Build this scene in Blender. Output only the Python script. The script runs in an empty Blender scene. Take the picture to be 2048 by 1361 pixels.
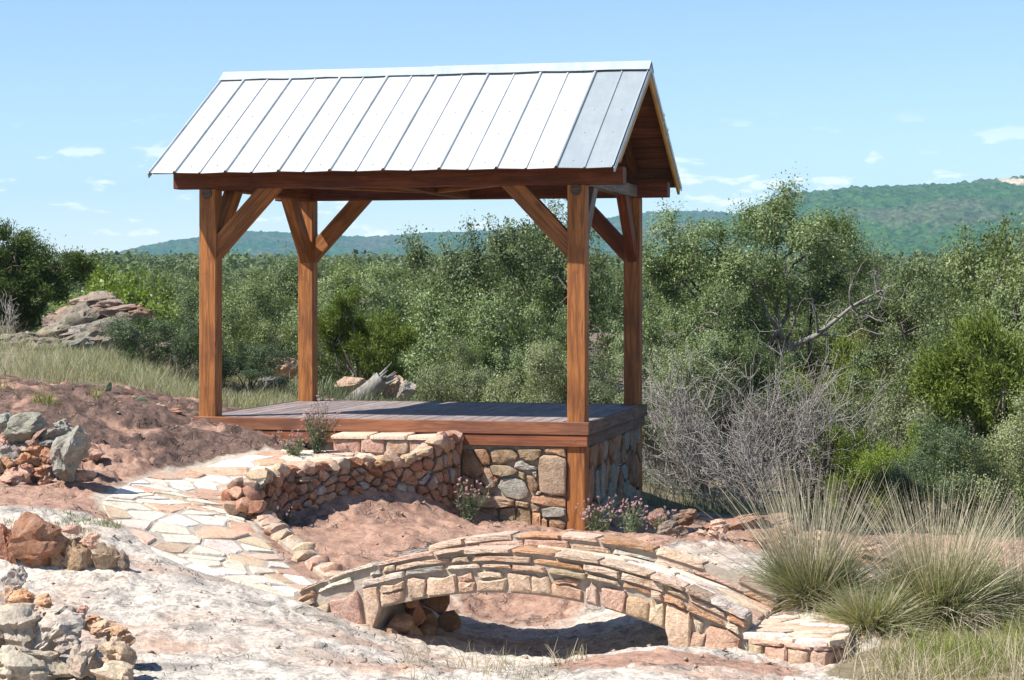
import bpy, bmesh, math, random
import numpy as np
from mathutils import Vector, Matrix, noise as mnoise
R = math.radians
scene = bpy.context.scene
col = scene.collection
rng = random.Random(7)

# ------------------------------------------------------------------ camera
CAMZ, FPX, HOR = 1.3744, 4200.8, 576.2          # eye above the deck, focal length and horizon in photo pixels
cam_d = bpy.data.cameras.new('camera')
cam = bpy.data.objects.new('camera', cam_d); col.objects.link(cam)
cam_d.sensor_width = 36.0
cam_d.lens = FPX / 2048 * 36
cam_d.shift_y = -(680.5 - HOR) / 2048
cam_d.clip_start = 0.1; cam_d.clip_end = 20000
cam.location = (0, 0, CAMZ); cam.rotation_euler = (R(90), 0, 0)
scene.camera = cam

# ------------------------------------------------------------------ world, sun, exposure
SUN = Vector((-0.744, -0.335, 1.0)).normalized()     # towards the sun
world = bpy.data.worlds.new('World'); scene.world = world; world.use_nodes = True
wn = world.node_tree; wn.nodes.clear()
def wnode(t, **kw):
    n = wn.nodes.new(t)
    for k, v in kw.items(): setattr(n, k, v)
    return n
sky = wnode('ShaderNodeTexSky', sky_type='NISHITA', sun_disc=False)
sky.sun_elevation = math.asin(SUN.z); sky.sun_rotation = math.atan2(SUN.x, SUN.y)
sky.air_density = 1.0; sky.dust_density = 0.05; sky.ozone_density = 2.6; sky.altitude = 1500
bg = wnode('ShaderNodeBackground'); bg.inputs['Strength'].default_value = 0.096
wo = wnode('ShaderNodeOutputWorld')
# small fair-weather clouds low over the horizon, all round
tc = wnode('ShaderNodeTexCoord'); sep = wnode('ShaderNodeSeparateXYZ')
mp = wnode('ShaderNodeMapping'); mp.inputs['Scale'].default_value = (9, 9, 30); mp.inputs['Location'].default_value = (3.1, 0.4, 0.2)
nz = wnode('ShaderNodeTexNoise'); nz.inputs['Scale'].default_value = 3.6; nz.inputs['Detail'].default_value = 7; nz.inputs['Roughness'].default_value = 0.55
cr = wnode('ShaderNodeMapRange'); cr.inputs['From Min'].default_value = 0.575; cr.inputs['From Max'].default_value = 0.64
bandr = wnode('ShaderNodeMapRange'); bandr.inputs['From Min'].default_value = 0.085; bandr.inputs['From Max'].default_value = 0.05
mul = wnode('ShaderNodeMath', operation='MULTIPLY'); mul2 = wnode('ShaderNodeMath', operation='MULTIPLY'); mul2.inputs[1].default_value = 0.7
mix = wnode('ShaderNodeMix', data_type='RGBA')
L = wn.links.new
L(tc.outputs['Generated'], sep.inputs[0]); L(tc.outputs['Generated'], mp.inputs[0]); L(mp.outputs[0], nz.inputs['Vector'])
L(nz.outputs['Fac'], cr.inputs['Value']); L(sep.outputs['Z'], bandr.inputs['Value'])
L(cr.outputs[0], mul.inputs[0]); L(bandr.outputs[0], mul.inputs[1]); L(mul.outputs[0], mul2.inputs[0])
L(mul2.outputs[0], mix.inputs['Factor']); L(sky.outputs[0], mix.inputs['A']); mix.inputs['B'].default_value = (9.5, 9.3, 9.3, 1)
L(mix.outputs['Result'], bg.inputs['Color']); L(bg.outputs[0], wo.inputs['Surface'])

sl = bpy.data.lights.new('sun', 'SUN'); so = bpy.data.objects.new('sun', sl); col.objects.link(so)
sl.energy = 5.0; sl.angle = R(0.53); sl.color = (1.0, 0.955, 0.88)
so.rotation_euler = (-SUN).to_track_quat('-Z', 'Y').to_euler(); so.location = (-30, -10, 40)
vs = scene.view_settings
vs.view_transform = 'Standard'; vs.look = 'None'; vs.gamma = 1; vs.use_curve_mapping = False; vs.exposure = 0.82
scene.cycles.use_denoising = True
scene.cycles.max_bounces = 6; scene.cycles.diffuse_bounces = 3; scene.cycles.transparent_max_bounces = 6
scene.cycles.volume_bounces = 0

# ------------------------------------------------------------------ helpers
def P(px, py, Y):
    return Vector(((px - 1024) / FPX * Y, Y, CAMZ - (py - HOR) / FPX * Y))
def PX(px, Y): return (px - 1024) / FPX * Y
def tag(o, label=None, cat=None, group=None, kind=None):
    if label: o['label'] = label
    if cat: o['category'] = cat
    if group: o['group'] = group
    if kind: o['kind'] = kind
    return o
def empty(name, loc=(0, 0, 0), rz=0.0):
    o = bpy.data.objects.new(name, None); col.objects.link(o)
    o.location = loc; o.rotation_euler = (0, 0, rz); o.empty_display_size = 0.2
    return o
def link(name, me, mat=None, parent=None, color=None, matrix=None):
    o = bpy.data.objects.new(name, me); col.objects.link(o)
    if mat is not None and not me.materials: me.materials.append(mat)
    if parent is not None: o.parent = parent
    if matrix is not None: o.matrix_local = matrix
    if color is not None: o.color = (*color, 1)
    return o
def mesh_np(name, V, F, smooth=False, attrs=None, mat=None):
    """V (n,3) array, F (m,k) int array of equal sized faces"""
    V = np.asarray(V, np.float32); F = np.asarray(F, np.int32)
    me = bpy.data.meshes.new(name)
    n, (m, k) = len(V), F.shape
    me.vertices.add(n); me.vertices.foreach_set('co', V.ravel())
    me.loops.add(m * k); me.loops.foreach_set('vertex_index', F.ravel())
    me.polygons.add(m)
    me.polygons.foreach_set('loop_start', np.arange(0, m * k, k, dtype=np.int32))
    me.polygons.foreach_set('loop_total', np.full(m, k, np.int32))
    me.update(calc_edges=True)
    if smooth: me.polygons.foreach_set('use_smooth', np.ones(m, bool))
    for an, arr in (attrs or {}).items():
        arr = np.asarray(arr, np.float32)
        if arr.ndim == 1:
            me.attributes.new(an, 'FLOAT', 'POINT').data.foreach_set('value', arr)
        else:
            me.attributes.new(an, 'FLOAT_COLOR', 'POINT').data.foreach_set('color', arr.ravel())
    if mat is not None: me.materials.append(mat)
    return me
def mesh_bm(name, bm, mat=None, smooth=False):
    me = bpy.data.meshes.new(name)
    bmesh.ops.recalc_face_normals(bm, faces=bm.faces)
    bm.to_mesh(me); bm.free()
    if smooth:
        for p in me.polygons: p.use_smooth = True
        me.set_sharp_from_angle(angle=R(32))
    if mat is not None: me.materials.append(mat)
    return me
def _h(ix, iy, seed):
    h = (ix.astype(np.int64) * 374761393 + iy.astype(np.int64) * 668265263 + seed * 974634777) & 0xffffffff
    h = ((h ^ (h >> 13)) * 1274126177) & 0xffffffff
    h = ((h ^ (h >> 16)) * 2246822519) & 0xffffffff
    return ((h ^ (h >> 15)) & 0xffff) / 65535.0
def vn(x, y, seed=0):
    x = np.asarray(x, float); y = np.asarray(y, float)
    ix = np.floor(x); iy = np.floor(y); fx = x - ix; fy = y - iy
    fx = fx * fx * fx * (fx * (fx * 6 - 15) + 10); fy = fy * fy * fy * (fy * (fy * 6 - 15) + 10)
    a = _h(ix, iy, seed); b = _h(ix + 1, iy, seed); c = _h(ix, iy + 1, seed); d = _h(ix + 1, iy + 1, seed)
    return (a * (1 - fx) + b * fx) * (1 - fy) + (c * (1 - fx) + d * fx) * fy * 1.0
def fbm(x, y, seed=0, oct=4, g=0.5):
    s = 0; a = 1; t = 0
    for i in range(oct):
        s = s + a * (vn(x * 2 ** i + 17.3 * i, y * 2 ** i - 9.1 * i, seed + i) - 0.5); t += a; a *= g
    return s / t * 2
def smooth01(t):
    t = np.clip(t, 0, 1); return t * t * (3 - 2 * t)

# ------------------------------------------------------------------ materials
class NT:
    def __init__(s, name):
        s.m = bpy.data.materials.new(name); s.m.use_nodes = True; s.t = s.m.node_tree; s.t.nodes.clear()
        s.out = s.n('ShaderNodeOutputMaterial'); s.b = s.n('ShaderNodeBsdfPrincipled')
        s.l(s.b.outputs[0], s.out.inputs['Surface'])
        s.b.inputs['Specular IOR Level'].default_value = 0.3
    def n(s, t, **kw):
        n = s.t.nodes.new(t)
        for k, v in kw.items(): setattr(n, k, v)
        return n
    def l(s, a, b): s.t.links.new(a, b)
    def coord(s, kind='Object', scale=(1, 1, 1)):
        tc = s.n('ShaderNodeTexCoord'); mp = s.n('ShaderNodeMapping'); mp.inputs['Scale'].default_value = scale
        s.l(tc.outputs[kind], mp.inputs[0]); return mp.outputs[0]
    def wcoord(s, scale=(1, 1, 1)):
        g = s.n('ShaderNodeNewGeometry'); mp = s.n('ShaderNodeMapping'); mp.inputs['Scale'].default_value = scale
        s.l(g.outputs['Position'], mp.inputs[0]); return mp.outputs[0]
    def noise(s, vec, scale, detail=5, rough=0.55, dist=0):
        n = s.n('ShaderNodeTexNoise'); n.inputs['Scale'].default_value = scale; n.inputs['Detail'].default_value = detail
        n.inputs['Roughness'].default_value = rough; n.inputs['Distortion'].default_value = dist
        s.l(vec, n.inputs['Vector']); return n.outputs['Fac']
    def voro(s, vec, scale, feature='F1'):
        n = s.n('ShaderNodeTexVoronoi', feature=feature); n.inputs['Scale'].default_value = scale
        s.l(vec, n.inputs['Vector']); return n.outputs['Distance']
    def ramp(s, fac, lo, hi, a=0.0, b=1.0):
        n = s.n('ShaderNodeMapRange'); s.l(fac, n.inputs['Value'])
        for k, v in zip(('From Min', 'From Max', 'To Min', 'To Max'), (lo, hi, a, b)): n.inputs[k].default_value = v
        return n.outputs[0]
    def mix(s, fac, A, B, blend='MIX'):
        n = s.n('ShaderNodeMix', data_type='RGBA', blend_type=blend)
        for v, k in ((fac, 'Factor'), (A, 'A'), (B, 'B')):
            if isinstance(v, (int, float)): n.inputs[k].default_value = v
            elif isinstance(v, tuple): n.inputs[k].default_value = (*v, 1) if len(v) == 3 else v
            else: s.l(v, n.inputs[k])
        return n.outputs['Result']
    def math(s, op, a, b=0.0):
        n = s.n('ShaderNodeMath', operation=op)
        for i, v in enumerate((a, b)):
            if isinstance(v, (int, float)): n.inputs[i].default_value = v
            else: s.l(v, n.inputs[i])
        return n.outputs[0]
    def attr(s, name, out='Fac'):
        n = s.n('ShaderNodeAttribute', attribute_name=name); return n.outputs[out]
    def objcol(s):
        n = s.n('ShaderNodeObjectInfo'); return n.outputs['Color']
    def objrnd(s):
        n = s.n('ShaderNodeObjectInfo'); return n.outputs['Random']
    def bump(s, h, strength=0.4, dist=0.02):
        n = s.n('ShaderNodeBump'); n.inputs['Strength'].default_value = strength; n.inputs['Distance'].default_value = dist
        s.l(h, n.inputs['Height']); s.l(n.outputs[0], s.b.inputs['Normal'])
    def base(s, c): 
        if isinstance(c, tuple): s.b.inputs['Base Color'].default_value = (*c, 1)
        else: s.l(c, s.b.inputs['Base Color'])
    def rough(s, r):
        if isinstance(r, (int, float)): s.b.inputs['Roughness'].default_value = r
        else: s.l(r, s.b.inputs['Roughness'])

def wood_mat(name, a, b, dark, crack=0.6, rough=0.62, wear=None):
    m = NT(name)
    oi = m.n('ShaderNodeObjectInfo'); tc = m.n('ShaderNodeTexCoord'); add = m.n('ShaderNodeVectorMath', operation='ADD')
    sc = m.n('ShaderNodeVectorMath', operation='SCALE'); sc.inputs['Scale'].default_value = 37.0
    cmb = m.n('ShaderNodeCombineXYZ'); m.l(oi.outputs['Random'], cmb.inputs[0]); m.l(oi.outputs['Random'], cmb.inputs[1]); m.l(oi.outputs['Random'], cmb.inputs[2])
    m.l(cmb.outputs[0], sc.inputs[0]); m.l(tc.outputs['Object'], add.inputs[0]); m.l(sc.outputs[0], add.inputs[1])
    def v(s):
        mp = m.n('ShaderNodeMapping'); mp.inputs['Scale'].default_value = s; m.l(add.outputs[0], mp.inputs[0]); return mp.outputs[0]
    grain = m.noise(v((1.6, 26, 26)), 1.6, 6, 0.6, 0.6)
    rings = m.noise(v((0.7, 9, 9)), 1.5, 3, 0.5, 1.8)
    fine = m.noise(v((5, 160, 160)), 1.0, 2, 0.5)
    blot = m.noise(v((2.2, 4, 4)), 1.0, 4, 0.6)
    c = m.mix(m.ramp(grain, 0.35, 0.66), a, b)
    c = m.mix(m.ramp(rings, 0.47, 0.56), c, m.mix(0.55, c, dark))
    c = m.mix(m.ramp(fine, 0.3, 0.7, 0.0, 0.28), c, dark)
    c = m.mix(m.ramp(blot, 0.48, 0.7, 0, 0.6), c, dark)
    if wear: c = m.mix(m.ramp(m.noise(v((1.2, 7, 7)), 1.2, 5), 0.5, 0.68, 0, 0.6), c, wear)
    ck = m.noise(v((0.55, 15, 15)), 1.0, 3, 0.5, 0.5)
    ckm = m.ramp(m.math('ABSOLUTE', m.math('SUBTRACT', ck, 0.5)), 0.006, 0.0, 0, crack)
    c = m.mix(ckm, c, (0.02, 0.012, 0.008))
    kn = m.voro(v((1.4, 5.5, 5.5)), 1.0); c = m.mix(m.ramp(kn, 0.13, 0.05, 0, 0.75), c, dark)
    br = m.ramp(oi.outputs['Random'], 0, 1, 0.82, 1.15)
    c = m.mix(1.0, c, br, 'MULTIPLY')
    m.base(c); m.rough(m.ramp(grain, 0.3, 0.7, rough - 0.1, rough + 0.15))
    m.bump(m.math('SUBTRACT', m.math('ADD', grain, m.math('MULTIPLY', fine, 0.35)), m.math('MULTIPLY', ckm, 1.4)), 0.35, 0.006)
    return m.m
M = {}
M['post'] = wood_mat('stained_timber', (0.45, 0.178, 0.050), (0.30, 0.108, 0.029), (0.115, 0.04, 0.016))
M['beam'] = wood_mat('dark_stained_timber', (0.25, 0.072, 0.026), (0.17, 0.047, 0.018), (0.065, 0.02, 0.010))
M['greybeam'] = wood_mat('weathered_timber', (0.20, 0.17, 0.145), (0.14, 0.11, 0.09), (0.07, 0.05, 0.04))
M['roofboard'] = wood_mat('roof_plank', (0.20, 0.08, 0.036), (0.13, 0.048, 0.022), (0.05, 0.02, 0.011))
M['barge'] = wood_mat('yellow_pine', (0.52, 0.30, 0.075), (0.42, 0.225, 0.05), (0.26, 0.13, 0.03), 0.3)
M['deck'] = wood_mat('deck_plank', (0.33, 0.275, 0.26), (0.265, 0.215, 0.20), (0.15, 0.115, 0.108), 0.5, 0.75)
M['rim'] = wood_mat('rim_board_timber', (0.30, 0.125, 0.058), (0.21, 0.082, 0.042), (0.10, 0.04, 0.026), 0.35, 0.6)
M['rim2'] = wood_mat('lower_board_timber', (0.33, 0.12, 0.055), (0.26, 0.085, 0.038), (0.13, 0.042, 0.022), 0.2, 0.6)
M['siderim'] = wood_mat('weathered_rim_board', (0.155, 0.11, 0.085), (0.105, 0.07, 0.055), (0.05, 0.032, 0.026), 0.4, 0.7)

def metal_mat(name, c1, c2, rough, metallic):
    m = NT(name)
    v = m.coord('Object', (1, 1, 1))
    n = m.noise(v, 3.0, 5, 0.6); n2 = m.voro(m.coord('Object', (1, 1, 1)), 28); st = m.noise(m.coord('Object', (14, 1.2, 1.2)), 1.0, 4)
    c = m.mix(m.ramp(n, 0.35, 0.65), c1, c2); c = m.mix(m.ramp(n2, 0.2, 0.7, 0, 0.25), c, c2); c = m.mix(m.ramp(st, 0.48, 0.72, 0, 0.6), c, c2)
    m.base(c); m.b.inputs['Metallic'].default_value = metallic
    m.rough(m.ramp(n, 0.3, 0.7, rough - 0.06, rough + 0.08)); m.bump(m.noise(m.coord('Object', (2.2, 1, 1)), 2.0, 2), 0.5, 0.03)
    return m.m
M['metal'] = metal_mat('galvanised_roof_metal', (0.62, 0.63, 0.63), (0.47, 0.49, 0.50), 0.5, 0.15)
M['metal_dull'] = metal_mat('dull_galvanised_metal', (0.36, 0.405, 0.425), (0.29, 0.335, 0.36), 0.5, 0.25)
M['cap'] = metal_mat('ridge_cap_metal', (0.52, 0.56, 0.58), (0.38, 0.425, 0.45), 0.5, 0.3)

def stone_mat(name, lichen=0.25, orange=0.35, pale=0.35, bump=0.5, strata=False):
    m = NT(name)
    oc = m.objcol(); rnd = m.objrnd()
    g = m.n('ShaderNodeNewGeometry'); v = g.outputs['Position']
    def w(s):
        mp = m.n('ShaderNodeMapping'); mp.inputs['Scale'].default_value = s; m.l(v, mp.inputs[0]); return mp.outputs[0]
    n1 = m.noise(w((1, 1, 1)), 9, 6, 0.62); n2 = m.noise(w((1, 1, 1)), 5.7, 5, 0.65, 0.5); n3 = m.noise(w((1, 1, 1)), 42, 5, 0.7)
    c = m.mix(m.ramp(n1, 0.42, 0.72, 0, pale), oc, m.mix(0.6, oc, (0.66, 0.54, 0.42)))
    c = m.mix(m.ramp(n2, 0.52, 0.66, 0, orange), c, (0.40, 0.17, 0.07))
    c = m.mix(m.ramp(n1, 0.46, 0.30, 0, 0.5), c, m.mix(1.0, c, (0.45, 0.40, 0.36), 'MULTIPLY'))
    c = m.mix(m.ramp(n3, 0.25, 0.75, 0.78, 1.16), (0, 0, 0), c) if False else m.mix(1.0, c, m.ramp(n3, 0.3, 0.7, 0.66, 1.28), 'MULTIPLY')
    if lichen:
        ln = m.noise(w((1, 1, 1)), 6.5, 6, 0.7, 0.3)
        c = m.mix(m.ramp(ln, 0.56, 0.63, 0, lichen), c, (0.27, 0.28, 0.225))
    m.base(c); m.rough(0.88)
    h = m.math('ADD', m.math('MULTIPLY', n1, 0.6), m.math('MULTIPLY', n3, 0.4))
    if strata:
        h = m.math('ADD', h, m.math('MULTIPLY', m.noise(w((1.5, 1.5, 16)), 3.0, 4), 0.8))
    m.bump(h, min(1, bump * 1.5), 0.05)
    return m.m
M['stone'] = stone_mat('sandstone')
M['stone_strata'] = stone_mat('layered_sandstone', 0.12, 0.4, 0.5, 0.55, True)
M['lichen_stone'] = stone_mat('lichened_granite', 0.85, 0.2, 0.3, 0.7)
M['flag'] = stone_mat('flagstone', 0.0, 0.16, 0.4, 0.22)
def mortar():
    m = NT('mortar'); v = m.wcoord()
    n = m.noise(v, 14, 6, 0.65); n2 = m.noise(v, 2.2, 3)
    c = m.mix(m.ramp(n, 0.3, 0.7), (0.30, 0.245, 0.19), (0.46, 0.385, 0.31)); c = m.mix(m.ramp(n2, 0.5, 0.7, 0, 0.5), c, (0.23, 0.20, 0.17))
    m.base(c); m.rough(0.95); m.bump(n, 0.6, 0.03); return m.m
M['mortar'] = mortar()

# ------------------------------------------------------------------ terrain heights
CPX = [ # photo pixel and distance of points on the ground
 (0,760,24),(100,770,23.6),(200,790,22.8),(300,826,21.9),(100,830,21),(150,915,20),(50,972,18.85),(140,975,18.9),(60,1152,16.3),(180,1152,16.3),(70,1048,17.0),(200,1055,17.1),(0,1000,18),(200,1000,18.2),(300,930,20.4),
 (0,700,27.5),(200,735,26),(350,790,25),(450,800,26),(540,795,27.5),(700,803,29),(820,806,28.5),(100,690,30),(300,700,30),(230,870,20.9),
 (380,850,22.1),(520,880,21.9),(600,905,21.8),(450,900,21.3),(380,930,20.9),
 (550,1168,17.0),(350,1112,17.2),(255,1045,17.8),(240,1000,18.6),(330,957,20.0),(450,942,20.7),(620,925,21.0),(760,917,21.2),(430,1030,18.6),(450,1085,17.9),
 (600,1062,19.5),(700,1045,20.0),(800,1035,20.6),(930,1038,21.4),(1060,1056,21.3),(720,1120,18.5),(850,1082,18.9),(980,1068,19.6),(620,1130,18.1),
 (1150,1068,21.5),(1300,1080,21.3),(1400,1062,22.2),(1250,1086,19.2),(1400,1112,18.2),(1450,1130,17.6),(1600,1128,18.6),(1800,1130,19),(1330,1100,18.6),
 (1000,1200,18.6),(1200,1226,18.0),(1000,1262,17.5),(880,1275,16.8),(1100,1318,16.2),(960,1345,15.5),(1230,1300,16.3),(1150,1262,17.3),
 (1150,1335,14.6),(1300,1296,15.0),(1480,1328,14.9),(1640,1342,14.9),(1800,1300,15.2),(1900,1250,16),(2040,1320,14.6),(1850,1210,16.8),(2000,1180,17.8),
 (870,1342,14.3),(700,1290,14.8),(500,1235,15.5),(300,1180,16.1),(100,1160,16.2),(300,1300,14.2),(100,1245,15.2),(600,1345,14.0),(420,1182,16.3),(1000,1345,14.5),
 (1450,1045,25.5),(1350,1005,27),(1700,1060,25),(1950,1080,23.5),(1550,1050,22.8),(1450,1002,29),
]
W0 = [(P(*c).x, P(*c).y, P(*c).z) for c in CPX]
W0 += [(-12,30,0.7),(-11,22,0.5),(-10,17,-0.1),(-9,13,-0.8),(12,30,-2.0),(11,22,-1.3),(10,17,-1.25),(9,13,-1.25),(0,11,-1.15),(-5,10.5,-1.0),(5,10.5,-1.2),
       (0,6,-0.8),(-8,5,-0.7),(8,5,-0.9),(0,0,-0.32),(0,33,-1.5),(6,32,-2.2),(-8,34,0.4),(2,22.8,-1.1),(2,25,-1.35),(0,24,-0.75),(-1.5,24.5,-0.35),(0,-8,-0.3),(-4.6,33,0.2)]
W0 = np.array(W0)
def _tps(r2): return 0.5 * r2 * np.log(r2 + 1e-9)
_d2 = ((W0[:, None, :2] - W0[None, :, :2]) ** 2).sum(-1)
_n = len(W0); _A = np.zeros((_n + 3, _n + 3)); _A[:_n, :_n] = _tps(_d2) + 0.08 * np.eye(_n)
_A[:_n, _n] = 1; _A[:_n, _n + 1:] = W0[:, :2]; _A[_n, :_n] = 1; _A[_n + 1:, :_n] = W0[:, :2].T
_w = np.linalg.solve(_A, np.concatenate([W0[:, 2], np.zeros(3)]))
def near_h(x, y):
    x = np.asarray(x, float); y = np.asarray(y, float); s = _w[_n] + _w[_n + 1] * x + _w[_n + 2] * y
    for i in range(_n): s = s + _w[i] * _tps((x - W0[i, 0]) ** 2 + (y - W0[i, 1]) ** 2)
    return s
FY = np.array([-1e4, 0, 30, 45, 100, 200, 400, 700, 1200, 2000, 6000]); FZ = np.array([-.4, -.4, -1.8, -3.0, -3.4, -2.0, 1.5, 6, 15, 27, 40])
def far_h(x, y): return np.interp(y, FY, FZ) + fbm(x / 60, y / 60, 40, 3) * np.clip((y - 40) / 100, 0, 1) * 0.8
def T(x, y):
    x = np.asarray(x, float); y = np.asarray(y, float)
    k = np.maximum(smooth01((y - 30) / 12), smooth01((np.abs(x) - 9.5) / 5)); k = np.maximum(k, smooth01((4 - y) / 6))
    xc = np.clip(x, -15, 15); yc = np.clip(y, -8, 44)
    far = far_h(x, y) + np.where(y < 40, np.clip(-x * 0.06, -0.6, 0.9), 0) * (1 - smooth01((y - 30) / 12))
    return near_h(xc, yc) * (1 - k) + far * k
# the flagstone path in plan: inner and outer edge
PI_ = np.array([(-1.50,17.25),(-1.80,17.7),(-2.12,18.3),(-2.36,18.8),(-2.42,19.25),(-2.40,19.6),(-2.22,19.95),(-2.05,20.2),(-1.62,20.75),(-1.15,21.12),(-0.72,21.32)])
PO_ = np.array([(-1.78,16.62),(-2.24,16.68),(-2.9,16.98),(-3.36,17.45),(-3.58,18.05),(-3.64,19.0),(-3.44,20.25),(-2.92,21.0),(-2.38,21.55),(-1.80,21.78)])
def poly_at(pl, s):
    d = np.concatenate([[0], np.cumsum(np.hypot(*np.diff(pl, axis=0).T))]); s = np.asarray(s) * d[-1]
    return np.stack([np.interp(s, d, pl[:, 0]), np.interp(s, d, pl[:, 1])], -1)
def smooth_poly(pl, n=60):
    q = poly_at(pl, np.linspace(0, 1, n))
    for _ in range(6): q[1:-1] = (q[:-2] + 2 * q[1:-1] + q[2:]) / 4
    return q
PIs, POs = smooth_poly(PI_), smooth_poly(PO_)
PMID = (PIs + POs) / 2; PHW = np.hypot(*(PIs - POs).T) / 2
def path_mask(x, y):
    x = np.asarray(x, float); y = np.asarray(y, float); best = np.full(x.shape, -9.0)
    for (mx, my), hw in zip(PMID[::2], PHW[::2]): best = np.maximum(best, hw * 0.97 - np.hypot(x - mx, y - my))
    return smooth01((best + 0.12) / 0.22)
def soil_mask(x, y):
    """where grass and soil cover the rock"""
    x = np.asarray(x, float); y = np.asarray(y, float)
    m = smooth01((y - (24.0 + 0.35 * (x + 5) + 0.8 * fbm(x * .8, y * .8, 5, 3))) / 0.7) * (x < 0.0)
    m = np.maximum(m, smooth01((y - 22.9 - 0.3 * fbm(x, y, 6, 2)) / 0.6) * (x > -1.0))
    m = np.maximum(m, smooth01((x - (2.62 + 0.30 * fbm(x * 1.3, y * 1.3, 8, 3)) - 0.35 * np.clip(y - 16.0, -1, 1.5)) / 0.25) * smooth01((17.3 - y) / 0.5))
    return m
def detail(x, y):
    x = np.asarray(x, float); y = np.asarray(y, float)
    rx = x * 0.96 + y * 0.28; ry = y * 0.96 - x * 0.28
    big = fbm(rx * 0.55, ry * 0.9, 11, 3) * 0.04
    st = fbm(rx * 0.9, ry * 1.5, 21, 4) * 2.6
    fr = st - np.floor(st); ter = (np.floor(st) + smooth01((fr - 0.30) / 0.16) - st) * 0.075        # ledges with small risers
    st2 = fbm(rx * 2.3, ry * 3.6, 25, 3) * 2.4; fr2 = st2 - np.floor(st2); ter2 = (np.floor(st2) + smooth01((fr2 - 0.3) / 0.18) - st2) * 0.03
    crack = -np.clip(0.05 - np.abs(fbm(rx * 1.0, ry * 1.5, 31, 4)), 0, 0.05) / 0.05 * 0.035
    fine = fbm(x * 8, y * 8, 41, 3) * 0.014
    zone = np.clip(0.5 + 0.45 * smooth01((y - 18.6) / 1.0) * smooth01((-1.9 - x) / .8) + 0.35 * smooth01((y - 17.8) / .6), 0, 1.2)
    rock = (big + ter + ter2 + crack) * zone + fine
    soil = fbm(x * 1.2, y * 1.2, 51, 4) * 0.05
    s = soil_mask(x, y); d = rock * (1 - s) + soil * s
    return d * (1 - path_mask(x, y))
def deck_mask(x, y):
    # keep the ground below the deck
    u = (x - PVX) * PC - (y - PVY) * PS; v = (x - PVX) * PS + (y - PVY) * PC
    return smooth01(np.minimum(np.minimum(u + 0.05, 4.3 - u) / 0.12, np.minimum(v + 0.02, 3.5 - v) / 0.12))
PVX, PVY, PYAW = -3.3401, 22.4141, 0.2359
PC, PS = math.cos(PYAW), math.sin(PYAW)
def G(x, y):
    x = np.asarray(x, float); y = np.asarray(y, float)
    z = T(x, y) + detail(x, y)
    dm = deck_mask(x, y)
    return z * (1 - dm) + np.minimum(z, -0.32) * dm
def g(x, y): return float(G(np.array([x]), np.array([y]))[0])
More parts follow.
